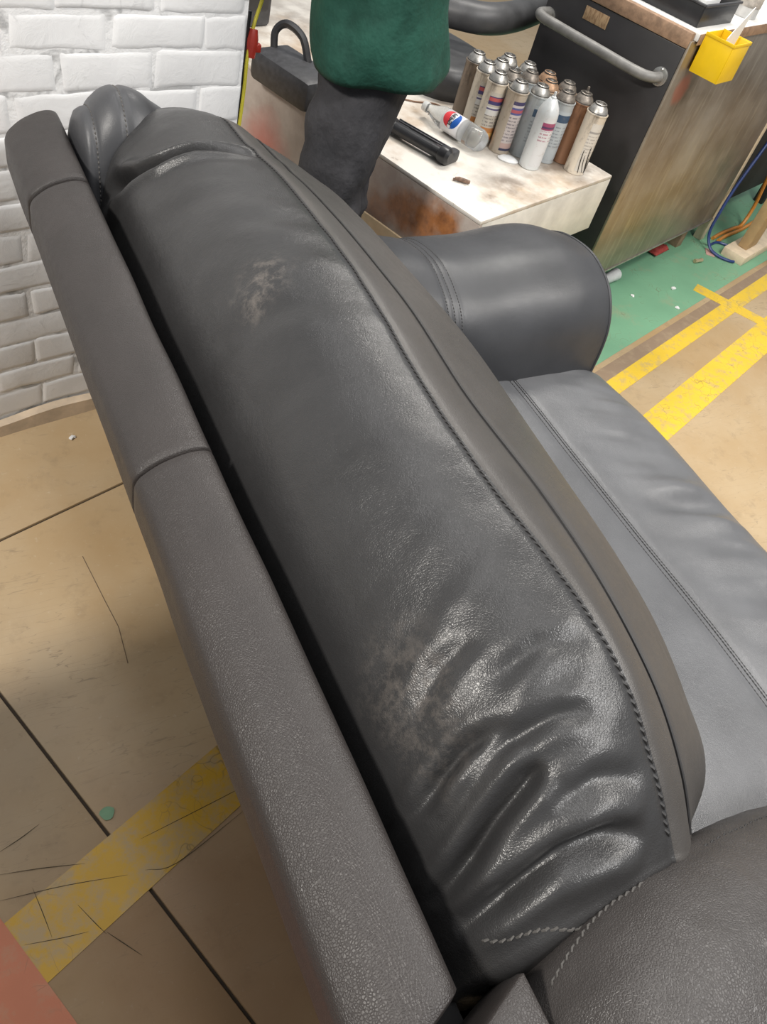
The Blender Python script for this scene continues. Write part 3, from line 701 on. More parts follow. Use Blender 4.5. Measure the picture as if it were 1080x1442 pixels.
for it in range(60):                       # stand them apart so that no two touch
    for i in range(len(P)):
        for j in range(i):
            dv = P[i] - P[j]; L = np.linalg.norm(dv)
            if L < .0635: P[i] += dv / L * (.0635 - L) / 2; P[j] -= dv / L * (.0635 - L) / 2
    A_ = np.array([1.402, 2.074]); B_ = np.array([1.474, 1.868]); ab = B_ - A_
    for i in range(len(P)):                # and clear of the bottle
        h_ = np.clip((P[i] - A_) @ ab / (ab @ ab), 0, 1.03); dv = P[i] - A_ - h_ * ab; L = np.linalg.norm(dv)
        if L < .0655: P[i] += dv / L * (.0655 - L)
DRIP = plain('black_drips', (.02, .018, .016), .3, bump=0)
for i, (x, y, bd, dm, lab, cap, shl, txt) in enumerate(CANS):
    t = make_can('spray_can', txt, CM[bd], dm, lab, cap, shl); t.location = (P[i][0], P[i][1], BZ); t.rotation_euler = (0, 0, math.radians((13 * i * 7) % 24 - 12) + math.radians(28))
    if lab == 'drip':
        b = MB(); r = CR + .0006
        for a, z0, z1, s, w_ in ((205, .075, .008, 14, .0016), (222, .060, .010, 22, .0012), (240, .085, .006, 26, .0018), (258, .052, .008, 16, .0012), (276, .070, .006, 20, .0015), (292, .095, .055, -6, .0020), (296, .045, .010, -10, .0011)):
            b.tube([(r * math.cos(math.radians(a + s * f * f)), r * math.sin(math.radians(a + s * f * f)), z0 + (z1 - z0) * f) for f in np.linspace(0, 1, 9)], [w_ * (.3 + .7 * math.sin(PI * (.1 + .8 * f))) for f in np.linspace(0, 1, 9)], 6)
        b.build('paint_drip', DRIP, t)

# clear bottle lying on its side
q = N('clear_plastic'); q.set((.93, .95, .95), .12, 0, .5, **{'Transmission Weight': .85, 'IOR': 1.35}); q.bump(q.noise(40), .15, .002); CLEAR = q.m
BLAB = plain('bottle_label_white', (.80, .79, .80), .35, var=.03, bump=0)
B_RED = plain('label_red', (.62, .035, .045), .35, var=.02, bump=0); B_BLU = plain('label_blue', (.012, .10, .42), .35, var=.02, bump=0); B_BLK = plain('label_black', (.015, .015, .02), .4, bump=0)
bp0 = Vector((1.402, 2.074, BZ + .0325)); bp1 = Vector((1.474, 1.868, BZ + .0325))
bot = thing('soda_bottle', 'clear plastic soda bottle with white, red and blue label lying on the bench', 'bottle', (bp0.x, bp0.y, BZ))
ax = (bp1 - bp0).normalized(); side = Vector((0, 0, 1)).cross(ax).normalized()
MBt = Matrix((( side.x, 0, ax.x, 0), (side.y, 0, ax.y, 0), (0, 1, 0, 0), (0, 0, 0, 1))); MBt = Matrix.Translation((0, 0, .0325)) @ Matrix(((side.x, ax.cross(side).x, ax.x, 0), (side.y, ax.cross(side).y, ax.y, 0), (side.z, ax.cross(side).z, ax.z, 0), (0, 0, 0, 1)))
BL = (bp1 - bp0).length + .012; BR = .0310
b = MB(); b.lathe([(.0125, .012), (.0125, .022), (.014, .026), (.022, .046), (.029, .066), (BR, .080), (BR - .001, .090), (BR - .001, .150), (BR, .156), (BR, BL - .016), (BR - .004, BL - .006), (BR - .008, BL), (.012, BL - .004), (0, BL - .008)], 32, MBt)
b.build('bottle_body', CLEAR, bot, sharp=0)
b = MB(); b.lathe([(0, -.004), (.0135, -.004), (.0145, -.002), (.0145, .011), (.0135, .012), (0, .012)], 24, MBt); b.build('cap', plain('bottle_cap', (.66, .66, .64), .4), bot)
b = MB(); b.lathe([(BR - .0004, .088), (BR - .0004, .152)], 32, MBt); b.build('bottle_label', BLAB, bot, sharp=0)
view_a = math.radians(136)      # where around the bottle the printed emblem faces
def wrap(u, v, r=BR + .0002):   # u along the bottle, v around it (metres)
    a = view_a + v / BR; return MBt @ Vector((r * math.cos(a), r * math.sin(a), u))
def emblem(name, fn, m, r):
    b = MB(); n = 14; f = []
    for k in range(n + 1):
        t = k / n; lo, hi = fn(t)
        for j in range(7): b.v.append(tuple(wrap(lo[0] + (hi[0] - lo[0]) * j / 6, lo[1] + (hi[1] - lo[1]) * j / 6, r)))
    b.f = [(7 * k + j, 7 * k + j + 1, 7 * k + j + 8, 7 * k + j + 7) for k in range(n) for j in range(6)]; b.m = [0] * len(b.f)
    return b.build(name, m, bot, sharp=0)
eu, er = .120, .0285
def half(sign):
    def fn(t):
        v = -er + 2 * er * t; h = math.sqrt(max(er * er - v * v, 0)); e = .0080 + .0030 * math.sin(PI * 2 * t)
        e = min(e, h); return ((eu + sign * e, v), (eu + sign * h, v))
    return fn
emblem('emblem_red', half(-1), B_RED, BR + .0003); emblem('emblem_blue', half(1), B_BLU, BR + .0003)
tc = bpy.data.curves.new('bottle_lettering', 'FONT'); tc.body = 'PEPSI'; tc.size = .0175; tc.align_x = 'CENTER'; tc.align_y = 'CENTER'; tc.offset = .0004; tc.space_character = 1.0
to = bpy.data.objects.new('bottle_lettering', tc); COL.objects.link(to)
dg = bpy.context.evaluated_depsgraph_get(); tm = bpy.data.meshes.new_from_object(to.evaluated_get(dg)); bpy.data.objects.remove(to)
bm = bmesh.new(); bm.from_mesh(tm); bmesh.ops.subdivide_edges(bm, edges=[e for e in bm.edges if e.calc_length() > .004], cuts=2)
for vv in bm.verts: vv.co = wrap(eu - vv.co.y * 1.0, vv.co.x * 1.0, BR + .0006)
bm.to_mesh(tm); bm.free(); tm.materials.clear(); tm.materials.append(B_BLK)
lo = bpy.data.objects.new('bottle_lettering', tm); COL.objects.link(lo); lo.parent = bot

# black hand tool with a bar handle
tool = thing('hand_tool', 'black plastic hand tool with thick bar handle lying beside the bottle', 'tool', (1.25, 1.93, BZ), 0)
a0 = Vector((1.233, 1.975)); a1 = Vector((1.320, 1.800)); dr = (a1 - a0).normalized(); LT = (a1 - a0).length
MT = Matrix(((dr.x, -dr.y, 0, a0.x - 1.25), (dr.y, dr.x, 0, a0.y - 1.93), (0, 0, 1, 0), (0, 0, 0, 1)))
b = MB(); b.box(-.005, LT + .01, .030, .052, 0, .020, .004, MT); b.box(0, LT, .034, .040, .020, .030, .002, MT); b.box(0, LT, .046, .050, .020, .030, .002, MT); b.build('channel', BLACKPL2, tool)
b = MB(); b.tube([MT @ Vector((x, -.004, .024)) for x in np.linspace(.01, LT - .01, 8)], .0165, 14); b.build('bar_handle', BLACKPL, tool)
for x0 in (.0, LT - .006):
    b = MB(); b.tube([MT @ Vector((x0 + s, -.004, .026)) for s in (-.012, -.006, .006, .018, .026)], [.012, .022, .024, .022, .014], 16); b.build('end_knob', BLACKPL, tool)
b = MB(); b.box(LT - .012, LT + .016, -.012, .056, .0, .034, .008, MT); b.box(LT - .05, LT - .008, .012, .03, .012, .030, .004, MT); b.build('bracket', BLACKPL2, tool)
b = MB(); b.box(.01, .05, .006, .033, .008, .028, .004, MT); b.build('bracket', BLACKPL2, tool)
# small things on the bench
p = (1.325, 1.700)
b = MB(); b.tube([(-.018, .010, .007), (-.008, .005, .008), (.006, -.004, .0075), (.018, -.010, .0065)], [.0045, .0065, .006, .005], 8); b.tube([(-.022, .012, .004), (-.012, .007, .006)], .0035, 6)
o = b.build('brown_stub', plain('brown_stub', (.20, .12, .08), .6, var=.4, scale=120), None); o.location = (p[0], p[1], BZ); tag(o, 'small brown broken stub lying alone on the white bench top', 'scrap')
b = MB(); b.lathe([(.0, 0), (.020, .0), (.021, .004), (.014, .010), (0, .011)], 18, Matrix.Scale(1.5, 4, (1, 0, 0)))
o = b.build('white_puck', PAPER, None); o.location = (1.555, 1.822, BZ); o.rotation_euler = (0, 0, -.6); tag(o, 'flat white round puck of plastic at the foot of the tan can', 'puck')
b = MB(); b.tube(spline([(1.36, 2.20, BZ + .003), (1.42, 2.17, BZ + .003), (1.49, 2.16, BZ + .003), (1.50, 2.12, BZ + .003), (1.43, 2.09, BZ + .003)], 8), .0022, 6)
o = b.build('thin_wire', plain('brown_wire', (.22, .12, .07), .6), None, local=True); tag(o, 'thin brown wire curled on the bench beyond the cans', 'wire')

# upholstered seat pad with its bolster, lying on the far end of the bench
pad = thing('chair_seat', 'grey-black vinyl chair seat with a curved armrest, on the bench behind the spray cans', 'chair', (1.66, 2.42, 0.40))
def cushion(name, cx, cy, rx, ry, z0, z1, rot, m, par, e=2.6):
    n = 40; V = []; F = []; rings = [(0.0, .9), (.0, .97), (.3, 1.0), (.6, 1.0), (.85, .97), (.96, .90), (1.0, .78), (1.0, .5), (1.0, .2)]
    for zf, s in rings:
        for k in range(n):
            a = 2 * PI * k / n; c_, s_ = math.cos(a), math.sin(a)
            x = rx * s * abs(c_) ** (2 / e) * math.copysign(1, c_); y = ry * s * abs(s_) ** (2 / e) * math.copysign(1, s_)
            V.append((cx + x * math.cos(rot) - y * math.sin(rot), cy + x * math.sin(rot) + y * math.cos(rot), z0 + (z1 - z0) * zf))
    F = gridfaces(n, len(rings), True) + [tuple(range(n - 1, -1, -1)), tuple(range((len(rings) - 1) * n, len(rings) * n))]
    return fixn(obj(name, V, F, m, par))
cushion('seat', 1.57, 2.41, .17, .24, BZ + .0, BZ + .095, A20, VINYL, pad)
b = MB(); pts = spline([(1.53, 2.62, BZ + .10), (1.56, 2.52, BZ + .15), (1.62, 2.43, BZ + .175), (1.73, 2.36, BZ + .185), (1.88, 2.40, BZ + .19), (2.06, 2.50, BZ + .20)], 6)
b.tube(pts, [.030 + .016 * min(1, i / 6) for i in range(len(pts))], 14); b.build('armrest', VINYL, pad, local=False)
b = MB(); b.tube([(1.60, 2.50, BZ + .02), (1.62, 2.46, BZ + .16)], .014, 8); b.build('arm_support', BLACKPL, pad, local=False)
# tool bag with strap on the bench edge
bag = thing('tool_bag', 'black tool bag with looped carry strap standing on the bench left of the person', 'bag', (1.03, 2.20, BZ))
b = MB(); b.box(-.07, .07, -.13, .11, 0, .085, .02, Matrix.Rotation(A20, 4, 'Z')); b.build('bag_body', BLACKPL2, bag)
b = MB(); pts = spline([(1.00, 2.285, BZ + .075), (1.005, 2.30, BZ + .12), (1.03, 2.285, BZ + .145), (1.06, 2.24, BZ + .13), (1.07, 2.20, BZ + .08)], 7); b.tube(pts, .011, 8); b.build('handle', BLACKPL, bag, local=False)
b = MB(); pts = spline([(1.00, 2.29, BZ + .07), (.975, 2.34, BZ + .045), (.945, 2.42, BZ + .015), (.93, 2.50, BZ + .012)], 7); b.tube(pts, .012, 8); b.build('strap', BLACKPL2, bag, local=False)

# black pouch and its yellow cable at the wall edge
pouch = thing('tool_case', 'tall black case standing on the bench end just past the brick wall edge', 'case', (1.09, 2.66, BZ), 0)
b = MB(); b.box(-.12, .055, -.01, .09, .0, .34, .012, Matrix.Rotation(A20, 4, 'Z')); b.build('case_body', BLACKPL2, pouch)
b = MB(); b.box(-.09, .035, -.016, -.010, .05, .30, .004, Matrix.Rotation(A20, 4, 'Z')); b.build('case_lid', BLACKPL, pouch)
# ================================================================== CABINET
CO = (2.05, 1.82); CT = .938
cab = thing('cabinet', 'tall work cabinet with black end panel and smeared steel front, right of the bench', 'cabinet', (CO[0], CO[1], 0), A20)
b = MB(); b.box(0, .018, .003, .49, .10, CT - .045, .003); b.build('end_panel', BLACKPANEL, cab, label='black laminate end panel')
b = MB(); b.box(.0, 1.115, -.006, .003, .115, CT - .022, .002); b.build('front_panel', STEEL, cab, label='brownish smeared steel front')
b = MB(); b.box(.0, 1.115, -.010, .0, .110, .117, .001); b.build('bottom_lip', CHROME, cab)
b = MB(); b.box(1.18, 1.93, .06, .455, .10, .56, .004); b.build('drawer_box', DARK, cab)
b = MB(); b.box(-.004, .020, .0, .49, CT - .044, CT - .002, .004); b.build('edge_trim', WOODEDGE, cab, label='worn brown edge strip')
b = MB(); b.box(.020, 1.95, -.012, .50, CT - .022, CT, .003); b.build('top', TOPWHITE, cab)
b = MB(); b.box(.021, 1.95, -.0145, -.0125, CT - .030, CT - .001, .0005); b.build('top_edge', WOODEDGE, cab)
b = MB(); b.box(1.125, 1.165, -.004, .036, 0, CT - .023, .004); b.build('post', PALEWOOD, cab, label='pale upright post')
b = MB(); b.box(.03, 1.93, .46, .48, .02, CT - .03, .002); b.build('back_panel', DARK, cab)
b = MB(); b.box(.05, .09, .03, .07, 0, .11, .004); b.build('leg', DARK, cab); b = MB(); b.box(.05, .09, .42, .46, 0, .11, .004); b.build('leg', DARK, cab)
b = MB(); b.box(1.88, 1.93, .02, .07, 0, CT - .03, .004); b.build('leg', DARK, cab)
b = MB(); pts = spline([(-.004, .468, .815), (-.050, .470, .815), (-.066, .445, .812), (-.062, .38, .808), (-.058, .25, .804), (-.054, .13, .800), (-.046, .07, .799), (-.024, .045, .800), (-.003, .040, .802)], 7)
b.tube(pts, .0150, 14); b.build('grab_handle', PIPE, cab, label='grey dusty grab handle')
for y in (.040, .468):
    b = MB(); b.lathe([(0, 0), (.026, 0), (.026, .004), (.018, .006), (0, .006)], 18, Matrix.Translation((-.0005, y, .803)) @ Matrix.Rotation(-PI / 2, 4, 'Y'))
    for dz in (-.020, .020): b.lathe([(0, .0), (.0052, 0), (.0045, .004), (0, .006)], 10, Matrix.Translation((-.004, y, .803 + dz)) @ Matrix.Rotation(-PI / 2, 4, 'Y'))
    b.build('handle_mount', CHROME, cab)
q = N('brown_plate'); f = q.noise(160, 3, .6, (1, 1, .3)); q.set(q.mix(q.ramp(f, .45, .6), (.44, .30, .17), (.28, .17, .09)), .5); PLATE = q.m
b = MB(); b.box(-.0022, 0, .265, .352, .842, .878, .0008); b.build('name_plate', PLATE, cab, label='small brown name plate')

# yellow bin hooked over the steel front
bx = thing('yellow_bin', 'small open yellow plastic bin hooked on the corner of the steel cabinet', 'bin', K(CO, .048, -.109, .838), A20)
def hollow(b, x, y, h, t, inset=.0):
    b.box(0, x, 0, t, 0, h, .001); b.box(0, x, y - t, y, 0, h, .001); b.box(0, t, t, y - t, 0, h, .001); b.box(x - t, x, t, y - t, 0, h, .001); b.box(t, x - t, t, y - t, 0, t, .0005); return b
b = hollow(MB(), .115, .094, .105, .0025); b.build('bin_body', YELLOWPL, bx)
b = MB(); b.box(-.002, .117, -.002, .0, .098, .107, .0005); b.box(-.002, 0, 0, .094, .098, .107, .0005); b.box(.115, .117, 0, .094, .098, .107, .0005); b.build('rim', YELLOWPL, bx)
pp = thing('paper_sheet', 'folded white paper standing up in the yellow bin', 'paper', K(CO, .075, -.05, .842), A20)
pg = [(-.004, .0), (.070, .0), (.074, .070), (.066, .185), (.018, .135), (-.006, .105)]
MB().add([(x, -.012 - .10 * z, z) for x, z in pg] + [(x, -.010 - .10 * z, z) for x, z in pg], [tuple(range(6)), tuple(range(11, 5, -1))] + [(i, i + 6, (i + 1) % 6 + 6, (i + 1) % 6) for i in range(6)]).build('sheet', PAPER, pp, smooth=False)
# black tray with odds and ends on the cabinet top
tr = thing('parts_tray', 'black plastic tray of odds and ends on top of the cabinet corner', 'tray', K(CO, .055, .022, CT), A20)
b = hollow(MB(), .235, .42, .060, .004); b.build('tray_body', BLACKPL, tr)
b = MB(); b.box(-.006, .241, -.006, 0, .054, .061, .002); b.box(-.006, .241, .42, .426, .054, .061, .002); b.box(-.006, 0, 0, .42, .054, .061, .002); b.box(.235, .241, 0, .42, .054, .061, .002); b.build('tray_rim', BLACKPL2, tr)
o = thing('paper_pad', 'white paper block lying inside the black tray', 'paper', K(CO, .135, .06, CT + .0045), A20); b = MB(); b.box(0, .10, 0, .13, 0, .050, .002); b.build('pad', PAPER, o)
o = thing('yellow_card', 'pale yellow card on top of the paper in the tray', 'card', K(CO, .165, .045, CT + .0555), A20); b = MB(); b.box(0, .055, .02, .09, 0, .004, .001); b.build('card', plain('pale_yellow', (.75, .68, .22), .6, bump=0), o)
o = thing('metal_ring', 'small dull metal ring in the front corner of the tray', 'ring', K(CO, .100, .10, CT + .0055), A20)
b = MB(); b.lathe([(.022, 0), (.028, .0), (.028, .05), (.022, .05), (.022, 0)], 20); b.build('ring', CHROME, o)
o = thing('tin', 'pale grey tin standing at the frame edge on the cabinet top', 'tin', K(CO, .46, .06, CT), A20)
b = MB(); b.lathe([(0, 0), (.042, 0), (.043, .002), (.042, .004), (.042, .108), (.044, .110), (.044, .113), (.040, .113), (.039, .109), (0, .109)], 28); b.build('tin_body', plain('grey_tin', (.52, .51, .49), .45, .2, var=.15), o)
b = MB(); b.lathe([(.0425, .03), (.0425, .085)], 28); b.build('tin_label', plain('tin_label', (.50, .46, .42), .6, var=.3, scale=80), o, sharp=0)

# hoses
h = thing('blue_hose', 'pair of blue air hoses hanging beside the steel front and looping onto the floor', 'hose', K(CO, 1.08, -.02, 0))
b = MB(); up = [K(CO, x, y, z) for x, y, z in ((1.30, -.03, .62), (1.23, -.028, .50), (1.17, -.027, .38), (1.115, -.026, .26), (1.085, -.030, .16), (1.080, -.036, .07))]
b.tube(spline(up + [K(CO, 1.070, -.075, .02), K(CO, 1.068, -.125, .009), K(CO, 1.085, -.170, .008), K(CO, 1.104, -.190, .008)], 8), .0065, 8); b.build('hose', BLUEHOSE, h, local=False)
b = MB(); up2 = [(p[0] + .012, p[1] + .010, p[2] + .004) for p in up]; b.tube(spline(up2 + [K(CO, 1.12, -.05, .012), K(CO, 1.19, -.060, .008), K(CO, 1.22, -.100, .008)], 8), .0058, 8); b.build('hose', BLUEHOSE, h, local=False)
h = thing('orange_hose', 'orange hose running along the floor behind the wooden stand', 'hose', K(CO, 1.3, .04, 0))
b = MB(); b.tube(spline([K(CO, 1.20, -.030, .009), K(CO, 1.30, -.028, .009), K(CO, 1.42, -.035, .009), K(CO, 1.50, -.04, .012), K(CO, 1.54, -.035, .10), K(CO, 1.50, -.03, .26), K(CO, 1.54, -.03, .40)], 8), .0085, 8); b.build('hose', ORANGEHOSE, h, local=False)
b = MB(); b.tube(spline([K(CO, 1.21, -.055, .009), K(CO, 1.30, -.052, .009), K(CO, 1.45, -.060, .009), K(CO, 1.62, -.055, .009)], 8), .0085, 8); b.build('hose', ORANGEHOSE, h, local=False)
# wooden stand
st = thing('wooden_stand', 'wooden stand with pale foot plank and brown upright board at the frame edge', 'stand', K((3.175, 1.995), 0, 0, 0), A20)
b = MB(); b.box(0, .55, -.002, .105, .0, .040, .004); b.build('foot_plank', PALEWOOD, st)
b = MB(); b.box(.075, .19, .03, .075, .0405, .62, .004); b.build('upright', CARD, st)
# odds and ends under and before the cabinet
def scrap(name, label, cat, at, pts, r, m, group=None):
    b = MB(); b.tube(pts, r, 7); o = b.build(name, m, None); o.location = at; return tag(o, label, cat, group)
o = thing('red_rag', 'crumpled red rag on the floor under the steel cabinet', 'rag', K(CO, .80, .06, 0), A20)
n = 14; V = []
for j in range(n):
    for i in range(n): x, y = i / (n - 1) - .5, j / (n - 1) - .5; V.append((x * .12, y * .08, .012 + .02 * abs(math.sin(7 * x + 4 * y)) * (1 - 2 * max(abs(x), abs(y))) + .012 * random.random() * (max(abs(x), abs(y)) < .45)))
b = MB(); b.add(V, gridfaces(n, n)); ob = b.build('cloth', plain('red_cloth', (.35, .05, .04), .8), o, sharp=0); md = ob.modifiers.new('thick', 'SOLIDIFY'); md.thickness = .003
o = thing('plastic_cup', 'white plastic cup lying in the dark under the cabinet', 'cup', K(CO, .34, .020, .025), A20)
b = MB(); b.tube([(-.05, 0, 0), (.05, 0, 0)], [.018, .0245], 16, False); b.tube([(-.051, 0, 0), (-.05, 0, 0)], .018, 16); b.build('cup', plain('milky_plastic', (.55, .56, .56), .4), o)
o = thing('grey_box', 'grey carton pushed under the steel cabinet', 'box', K(CO, .08, .075, 0), A20); b = MB(); b.box(0, .62, 0, .27, 0, .100, .004); b.build('carton', plain('dark_grey_carton', (.10, .10, .11), .7), o)  # dark carton widened to give the band of shade under the front
o = thing('wood_block', 'wooden offcut standing under the cabinet edge', 'block', K(CO, .93, .02, 0), A20); b = MB(); b.box(0, .05, 0, .09, 0, .085, .003); b.build('offcut', plain('dirty_wood', (.28, .19, .12), .8, var=.3), o)
scrap('fitting', 'small brass hose fitting on the green floor', 'fitting', K(CO, .92, -.10, .011), [(-.025, 0, 0), (-.008, 0, 0), (.0, .0, 0), (.022, .004, 0)], [.009, .009, .006, .009], plain('brass', (.55, .45, .28), .4, .5))
o = thing('card_scrap', 'pinkish scrap of card on the green floor near the blue hose', 'scrap', K(CO, 1.07, -.085, 0), .9); b = MB(); b.box(-.03, .03, -.02, .02, .001, .004, .001); b.build('card', plain('pink_card', (.55, .33, .28), .7), o)
for i, (x, y, s, txt) in enumerate(((2.66, 1.88, .010, 'white crumb of foam on the green floor near the steel front'), (2.58, 1.76, .008, 'tiny white fleck on the green paint before the brown strip'), (2.42, 1.86, .007, 'white fleck on the green floor near the cabinet shadow'), (.262, 1.515, .007, 'white scrap of paper on the tan floor below the brick wall'))):
    b = MB(); b.box(-s, s, -s * .7, s * .6, 0, s * .8, s * .25, Matrix.Rotation(i * 1.3, 4, 'Z')); b.box(-s * .2, s * 1.3, -s * .2, s * .9, 0, s * .5, s * .2, Matrix.Rotation(i * 2.1, 4, 'Z'))
    o = b.build('floor_crumb', PAPER, None); o.location = (x, y, .0012); tag(o, txt, 'crumb')
# tan board between sofa and bench
bd = thing('cardboard_sheet', 'tan board leaning on the rusty bench side behind the sofa', 'board', (1.168, 1.680, 0), A20)
b = MB(); b.box(-.004, .004, -.02, .42, .0, .402, .001, Matrix.Rotation(math.radians(3), 4, 'Y')); b.build('board', plain('tan_board', (.52, .40, .25), .7, var=.08), bd)
# yellow cable
yc = thing('yellow_cable', 'yellow cable with red connector hanging at the edge of the brick wall', 'cable', (.70, 1.72, 0))
YP = [(.79, 1.86, 1.15), (.775, 1.84, 1.02), (.755, 1.81, .93), (.725, 1.775, .875), (.712, 1.76, .82), (.708, 1.75, .76), (.700, 1.735, .70), (.692, 1.725, .63), (.70, 1.74, .45), (.71, 1.75, .25), (.71, 1.76, .02)]
b = MB(); b.tube(spline(YP, 8), .0040, 8); b.build('cable', YELCABLE, yc, local=False)
b = MB(); b.tube([(.724, 1.772, .868), (.722, 1.768, .850), (.719, 1.764, .815)], [.009, .013, .011], 10); b.box(.722, .742, 1.760, 1.775, .825, .842, .003); b.build('connector', REDPL, yc, local=False)
b = MB(); b.tube(spline([(.712, 1.780, .90), (.705, 1.768, .82), (.700, 1.755, .72), (.694, 1.745, .64), (.69, 1.74, .40), (.69, 1.74, .02)], 6), .008, 8); b.build('black_sleeve', BLACKPL, yc, local=False)

# ================================================================== PERSON
PX, PY, FACE = .975, 1.700, math.radians(58)
pers = thing('person', 'person in a green top and dark grey trousers walking past the bench', 'person', (PX, PY, 0), FACE)
SKIN = plain('skin', (.48, .29, .20), .5, var=.06, bump=.05); HAIR = plain('dark_hair', (.02, .016, .014), .6, scale=150)
q = N('green_cloth'); f = q.noise(14, 4, .6); g = q.noise(400, 2, .5)
q.set(q.mix(q.ramp(f, .3, .7), (.008, .046, .032), (.018, .085, .060)), .8, 0, .3).bump(f, .5, .02).bump(g, .15, .0006); GREEN = q.m
q = N('charcoal_trousers'); f = q.noise(11, 5, .6, (1, 1, .7)); g = q.noise(500, 2, .5)
q.set(q.mix(q.ramp(f, .3, .7), (.028, .028, .031), (.058, .057, .062)), .85, 0, .25).bump(f, .6, .025).bump(g, .15, .0006); TROUS = q.m
SHOE = plain('dark_shoe', (.03, .028, .028), .6)
def skinned(name, verts, edges, radii, root, m, parent, levels=2):
    me = bpy.data.meshes.new(name); me.from_pydata(verts, edges, []); o = bpy.data.objects.new(name, me); COL.objects.link(o)
    me.materials.append(m)
    md = o.modifiers.new('skin', 'SKIN'); md.use_smooth_shade = True; md.branch_smoothing = .6
    for i, r in enumerate(radii):
        d = me.skin_vertices[0].data[i]; d.radius = (r, r) if not isinstance(r, tuple) else r
        d.use_root = (i == root)
    o.modifiers.new('sub', 'SUBSURF').levels = levels; o.modifiers['sub'].render_levels = levels
    dg = bpy.context.evaluated_depsgraph_get(); me2 = bpy.data.meshes.new_from_object(o.evaluated_get(dg)); me2.name = name
    bpy.data.objects.remove(o); bpy.data.meshes.remove(me)
    for p in me2.polygons: p.use_smooth = True
    o = bpy.data.objects.new(name, me2); COL.objects.link(o); o.parent = parent
    if not me2.materials: me2.materials.append(m)
    return o
V = []; R_ = []; E_ = []
def jn(p, r, par=None):
    V.append(p); R_.append(r)
    if par is not None: E_.append((par, len(V) - 1))
    return len(V) - 1
pel = jn((0, 0, .93), .105); wst = jn((0, .005, 1.08), .105, pel); chs = jn((0, 0, 1.27), .125, wst); nkb = jn((0, -.005, 1.43), .062, chs); nk = jn((0, .01, 1.50), .055, nkb)
hd1 = jn((0, .025, 1.575), .078, nk); hd2 = jn((0, .02, 1.655), .088, hd1); hd3 = jn((0, .012, 1.715), .060, hd2)
LEG = {-1: [(-.085, .02, .84), (-.095, .03, .48), (-.10, -.015, .095)], 1: [(.085, .0, .84), (.095, .015, .48), (.10, -.05, .10)]}
for s in (-1, 1):
    hp, kn, an = LEG[s]
    a = jn(hp, .070, pel); k = jn(kn, .050, a); cf = jn(((kn[0] + an[0]) / 2, (kn[1] + an[1]) / 2 - .015, (kn[2] + an[2]) / 2 + .06), .052, k); n_ = jn(an, .038, cf)
    jn((an[0], an[1] + .06, .045), .038, n_); jn((an[0] + s * .01, an[1] + .16, .032), .030, len(V) - 1)
    sh = jn((s * .165, -.005, 1.395), .058, chs); el = jn((s * .215, -.03, 1.12), .042, sh); wr_ = jn((s * .14, .17, 1.04), .028, el); pm = jn((s * .12, .225, 1.035), (.034, .020), wr_)
    for q_ in range(4):
        fx = s * (.12 + (q_ - 1.5) * .0185); l = (.062, .072, .068, .052)[q_]
        k1 = jn((fx, .265, 1.032), .0095, pm); k2 = jn((fx - s * .002, .265 + l * .5, 1.016), .0085, k1); jn((fx - s * .004, .265 + l * .78, .990), .0075, k2)
    th = jn((s * .075, .235, 1.03), .012, pm); jn((s * .055, .268, 1.018), .0095, th)
skinned('body', V, E_, R_, 0, SKIN, pers, 2)
# face features and hair
b = MB()
b.tube([(0, .098, 1.635), (0, .118, 1.605), (0, .108, 1.592)], [.008, .014, .010], 8); b.build('nose', SKIN, pers)
for s in (-1, 1):
    b = MB(); b.lathe([(0, -.011), (.008, -.008), (.011, 0), (.008, .008), (0, .011)], 12, Matrix.Translation((s * .032, .090, 1.640))); b.build('eye', plain('eye_white', (.6, .58, .55), .2, bump=0), pers)
    b = MB(); b.tube([(s * .088, .015, 1.655), (s * .096, .008, 1.635), (s * .088, .015, 1.60)], [.010, .016, .009], 8); b.build('ear', SKIN, pers)
b = MB(); b.tube([(-.026, .098, 1.562), (0, .106, 1.560), (.026, .098, 1.562)], [.004, .007, .004], 8); b.build('mouth', plain('lips', (.38, .16, .13), .5, bump=0), pers)
n = 28; V2 = []; rr = []
for j in range(9):
    ph = PI / 2 * j / 8
    for k in range(n):
        a = 2 * PI * k / n; front = max(0, math.sin(a)); zz = 1.650 + .100 * max(math.cos(ph), 0) ** .65 - (.10 * (1 - front) * (ph / (PI / 2)) ** 2) + .015 * front
        V2.append((.098 * math.sin(ph) * math.cos(a), .008 + .108 * math.sin(ph) * math.sin(a) * (.95 if front else 1), zz))
b = MB(); b.add(V2, gridfaces(n, 9, True)); fixn(b.build('hair', HAIR, pers, sharp=0))
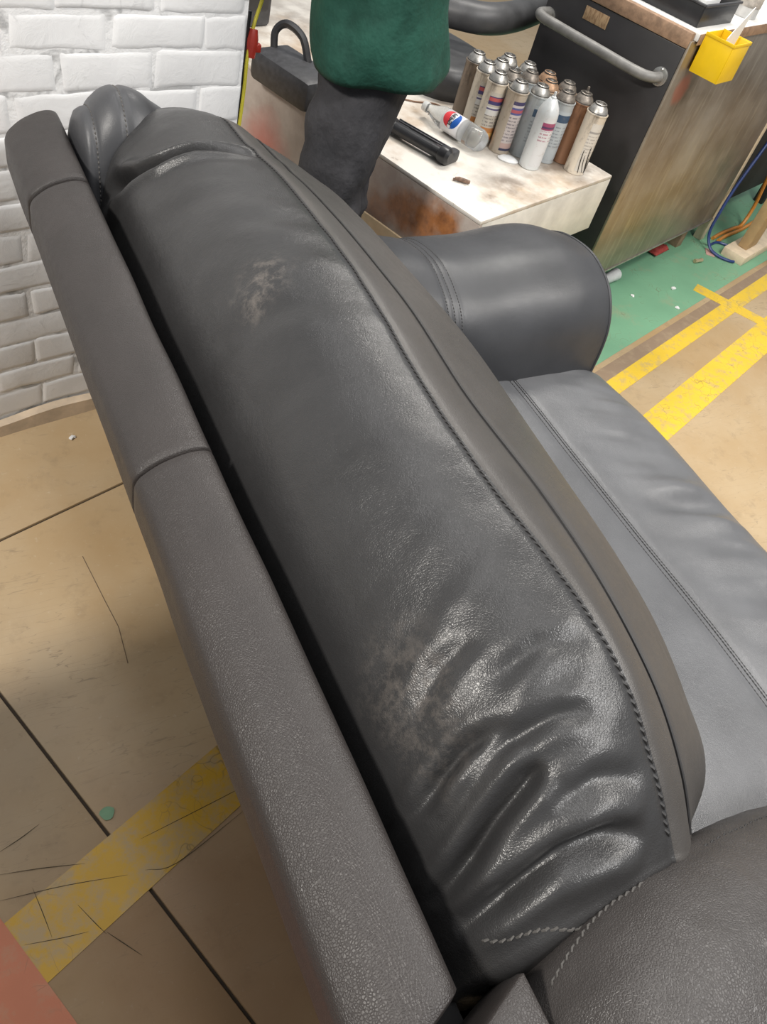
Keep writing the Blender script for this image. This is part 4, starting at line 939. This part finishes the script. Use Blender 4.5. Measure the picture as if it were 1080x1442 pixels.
# shirt: lofted over the trunk with drape folds, sleeves to the elbow
secs = [(.850, .188, .150, -.012), (.875, .196, .158, -.010), (.91, .196, .156, -.006), (1.0, .182, .142, 0), (1.12, .176, .134, .004), (1.26, .190, .138, .002), (1.36, .196, .125, -.004), (1.42, .150, .095, -.006), (1.455, .085, .078, 0), (1.475, .070, .070, .004)]
sx = np.array(secs); zz = np.linspace(.850, 1.475, 60); tab = crow(sx[:, 1:], zz, sx[:, 0]); n = 72; V2 = []
for i, z in enumerate(zz):
    for k in range(n):
        a = 2 * PI * k / n; hem = np.clip((1.08 - z) / .3, 0, 1)
        fold = 1 + .045 * hem * math.sin(5 * a + 9 * z) + .032 * math.sin(3 * a - 22 * z + 1.3 * math.sin(2 * a)) + .012 * math.sin(9 * a + 31 * z)
        V2.append((tab[i, 0] * fold * math.cos(a), tab[i, 2] + tab[i, 1] * fold * math.sin(a), z + .012 * hem * math.sin(2 * a + .5)))
b = MB(); b.add(V2, gridfaces(n, len(zz), True))
for s in (-1, 1): b.tube(spline([(s * .115, -.005, 1.405), (s * .185, -.012, 1.31), (s * .212, -.025, 1.18), (s * .214, -.028, 1.13)], 6), [.074 - .0009 * i for i in range(19)], 20, False)
o = b.build('shirt', GREEN, pers, sharp=0, label='loose dark green top'); md = o.modifiers.new('thick', 'SOLIDIFY'); md.thickness = .004
V = []; R_ = []; E_ = []
pel = jn((0, -.012, .90), .140); jn((0, 0, 1.00), .125, pel)
for s in (-1, 1):
    hp, kn, an = LEG[s]
    a = jn((hp[0], hp[1] - .012, hp[2] - .03), .112, pel); m_ = jn(tuple((np.array(hp) * .5 + np.array(kn) * .5)), .090, a); k = jn(kn, .077, m_); c_ = jn(tuple((np.array(kn) * .5 + np.array(an) * .5)), .068, k); jn((an[0], an[1], an[2] + .0), .062, c_)
o = skinned('trousers', V, E_, R_, 0, TROUS, pers, 3); o['label'] = 'loose dark grey trousers'
me = o.data; co = np.zeros(len(me.vertices) * 3); me.vertices.foreach_get('co', co); co = co.reshape(-1, 3); no = np.zeros(len(me.vertices) * 3); me.vertices.foreach_get('normal', no); no = no.reshape(-1, 3)
co += no * (.007 * vnoise(co[:, 0] * 14 + co[:, 2] * 6, co[:, 2] * 16 + co[:, 1] * 12, 77) + .004 * vnoise(co[:, 1] * 30, co[:, 2] * 40, 78))[:, None]
me.vertices.foreach_set('co', co.reshape(-1)); me.update()
for s in (-1, 1):
    an = LEG[s][2]; hl = 0 if s < 0 else .03
    b = MB(); pts = [(an[0], an[1] - .055, .034 + hl), (an[0], an[1] - .03, .042 + hl), (an[0], an[1] + .05, .045 + hl * .5), (an[0] + s * .008, an[1] + .13, .036), (an[0] + s * .01, an[1] + .195, .026), (an[0] + s * .01, an[1] + .215, .022)]
    b.tube(pts, [.022, .036, .045, .042, .030, .012], 14); b.build('shoe', SHOE, pers)
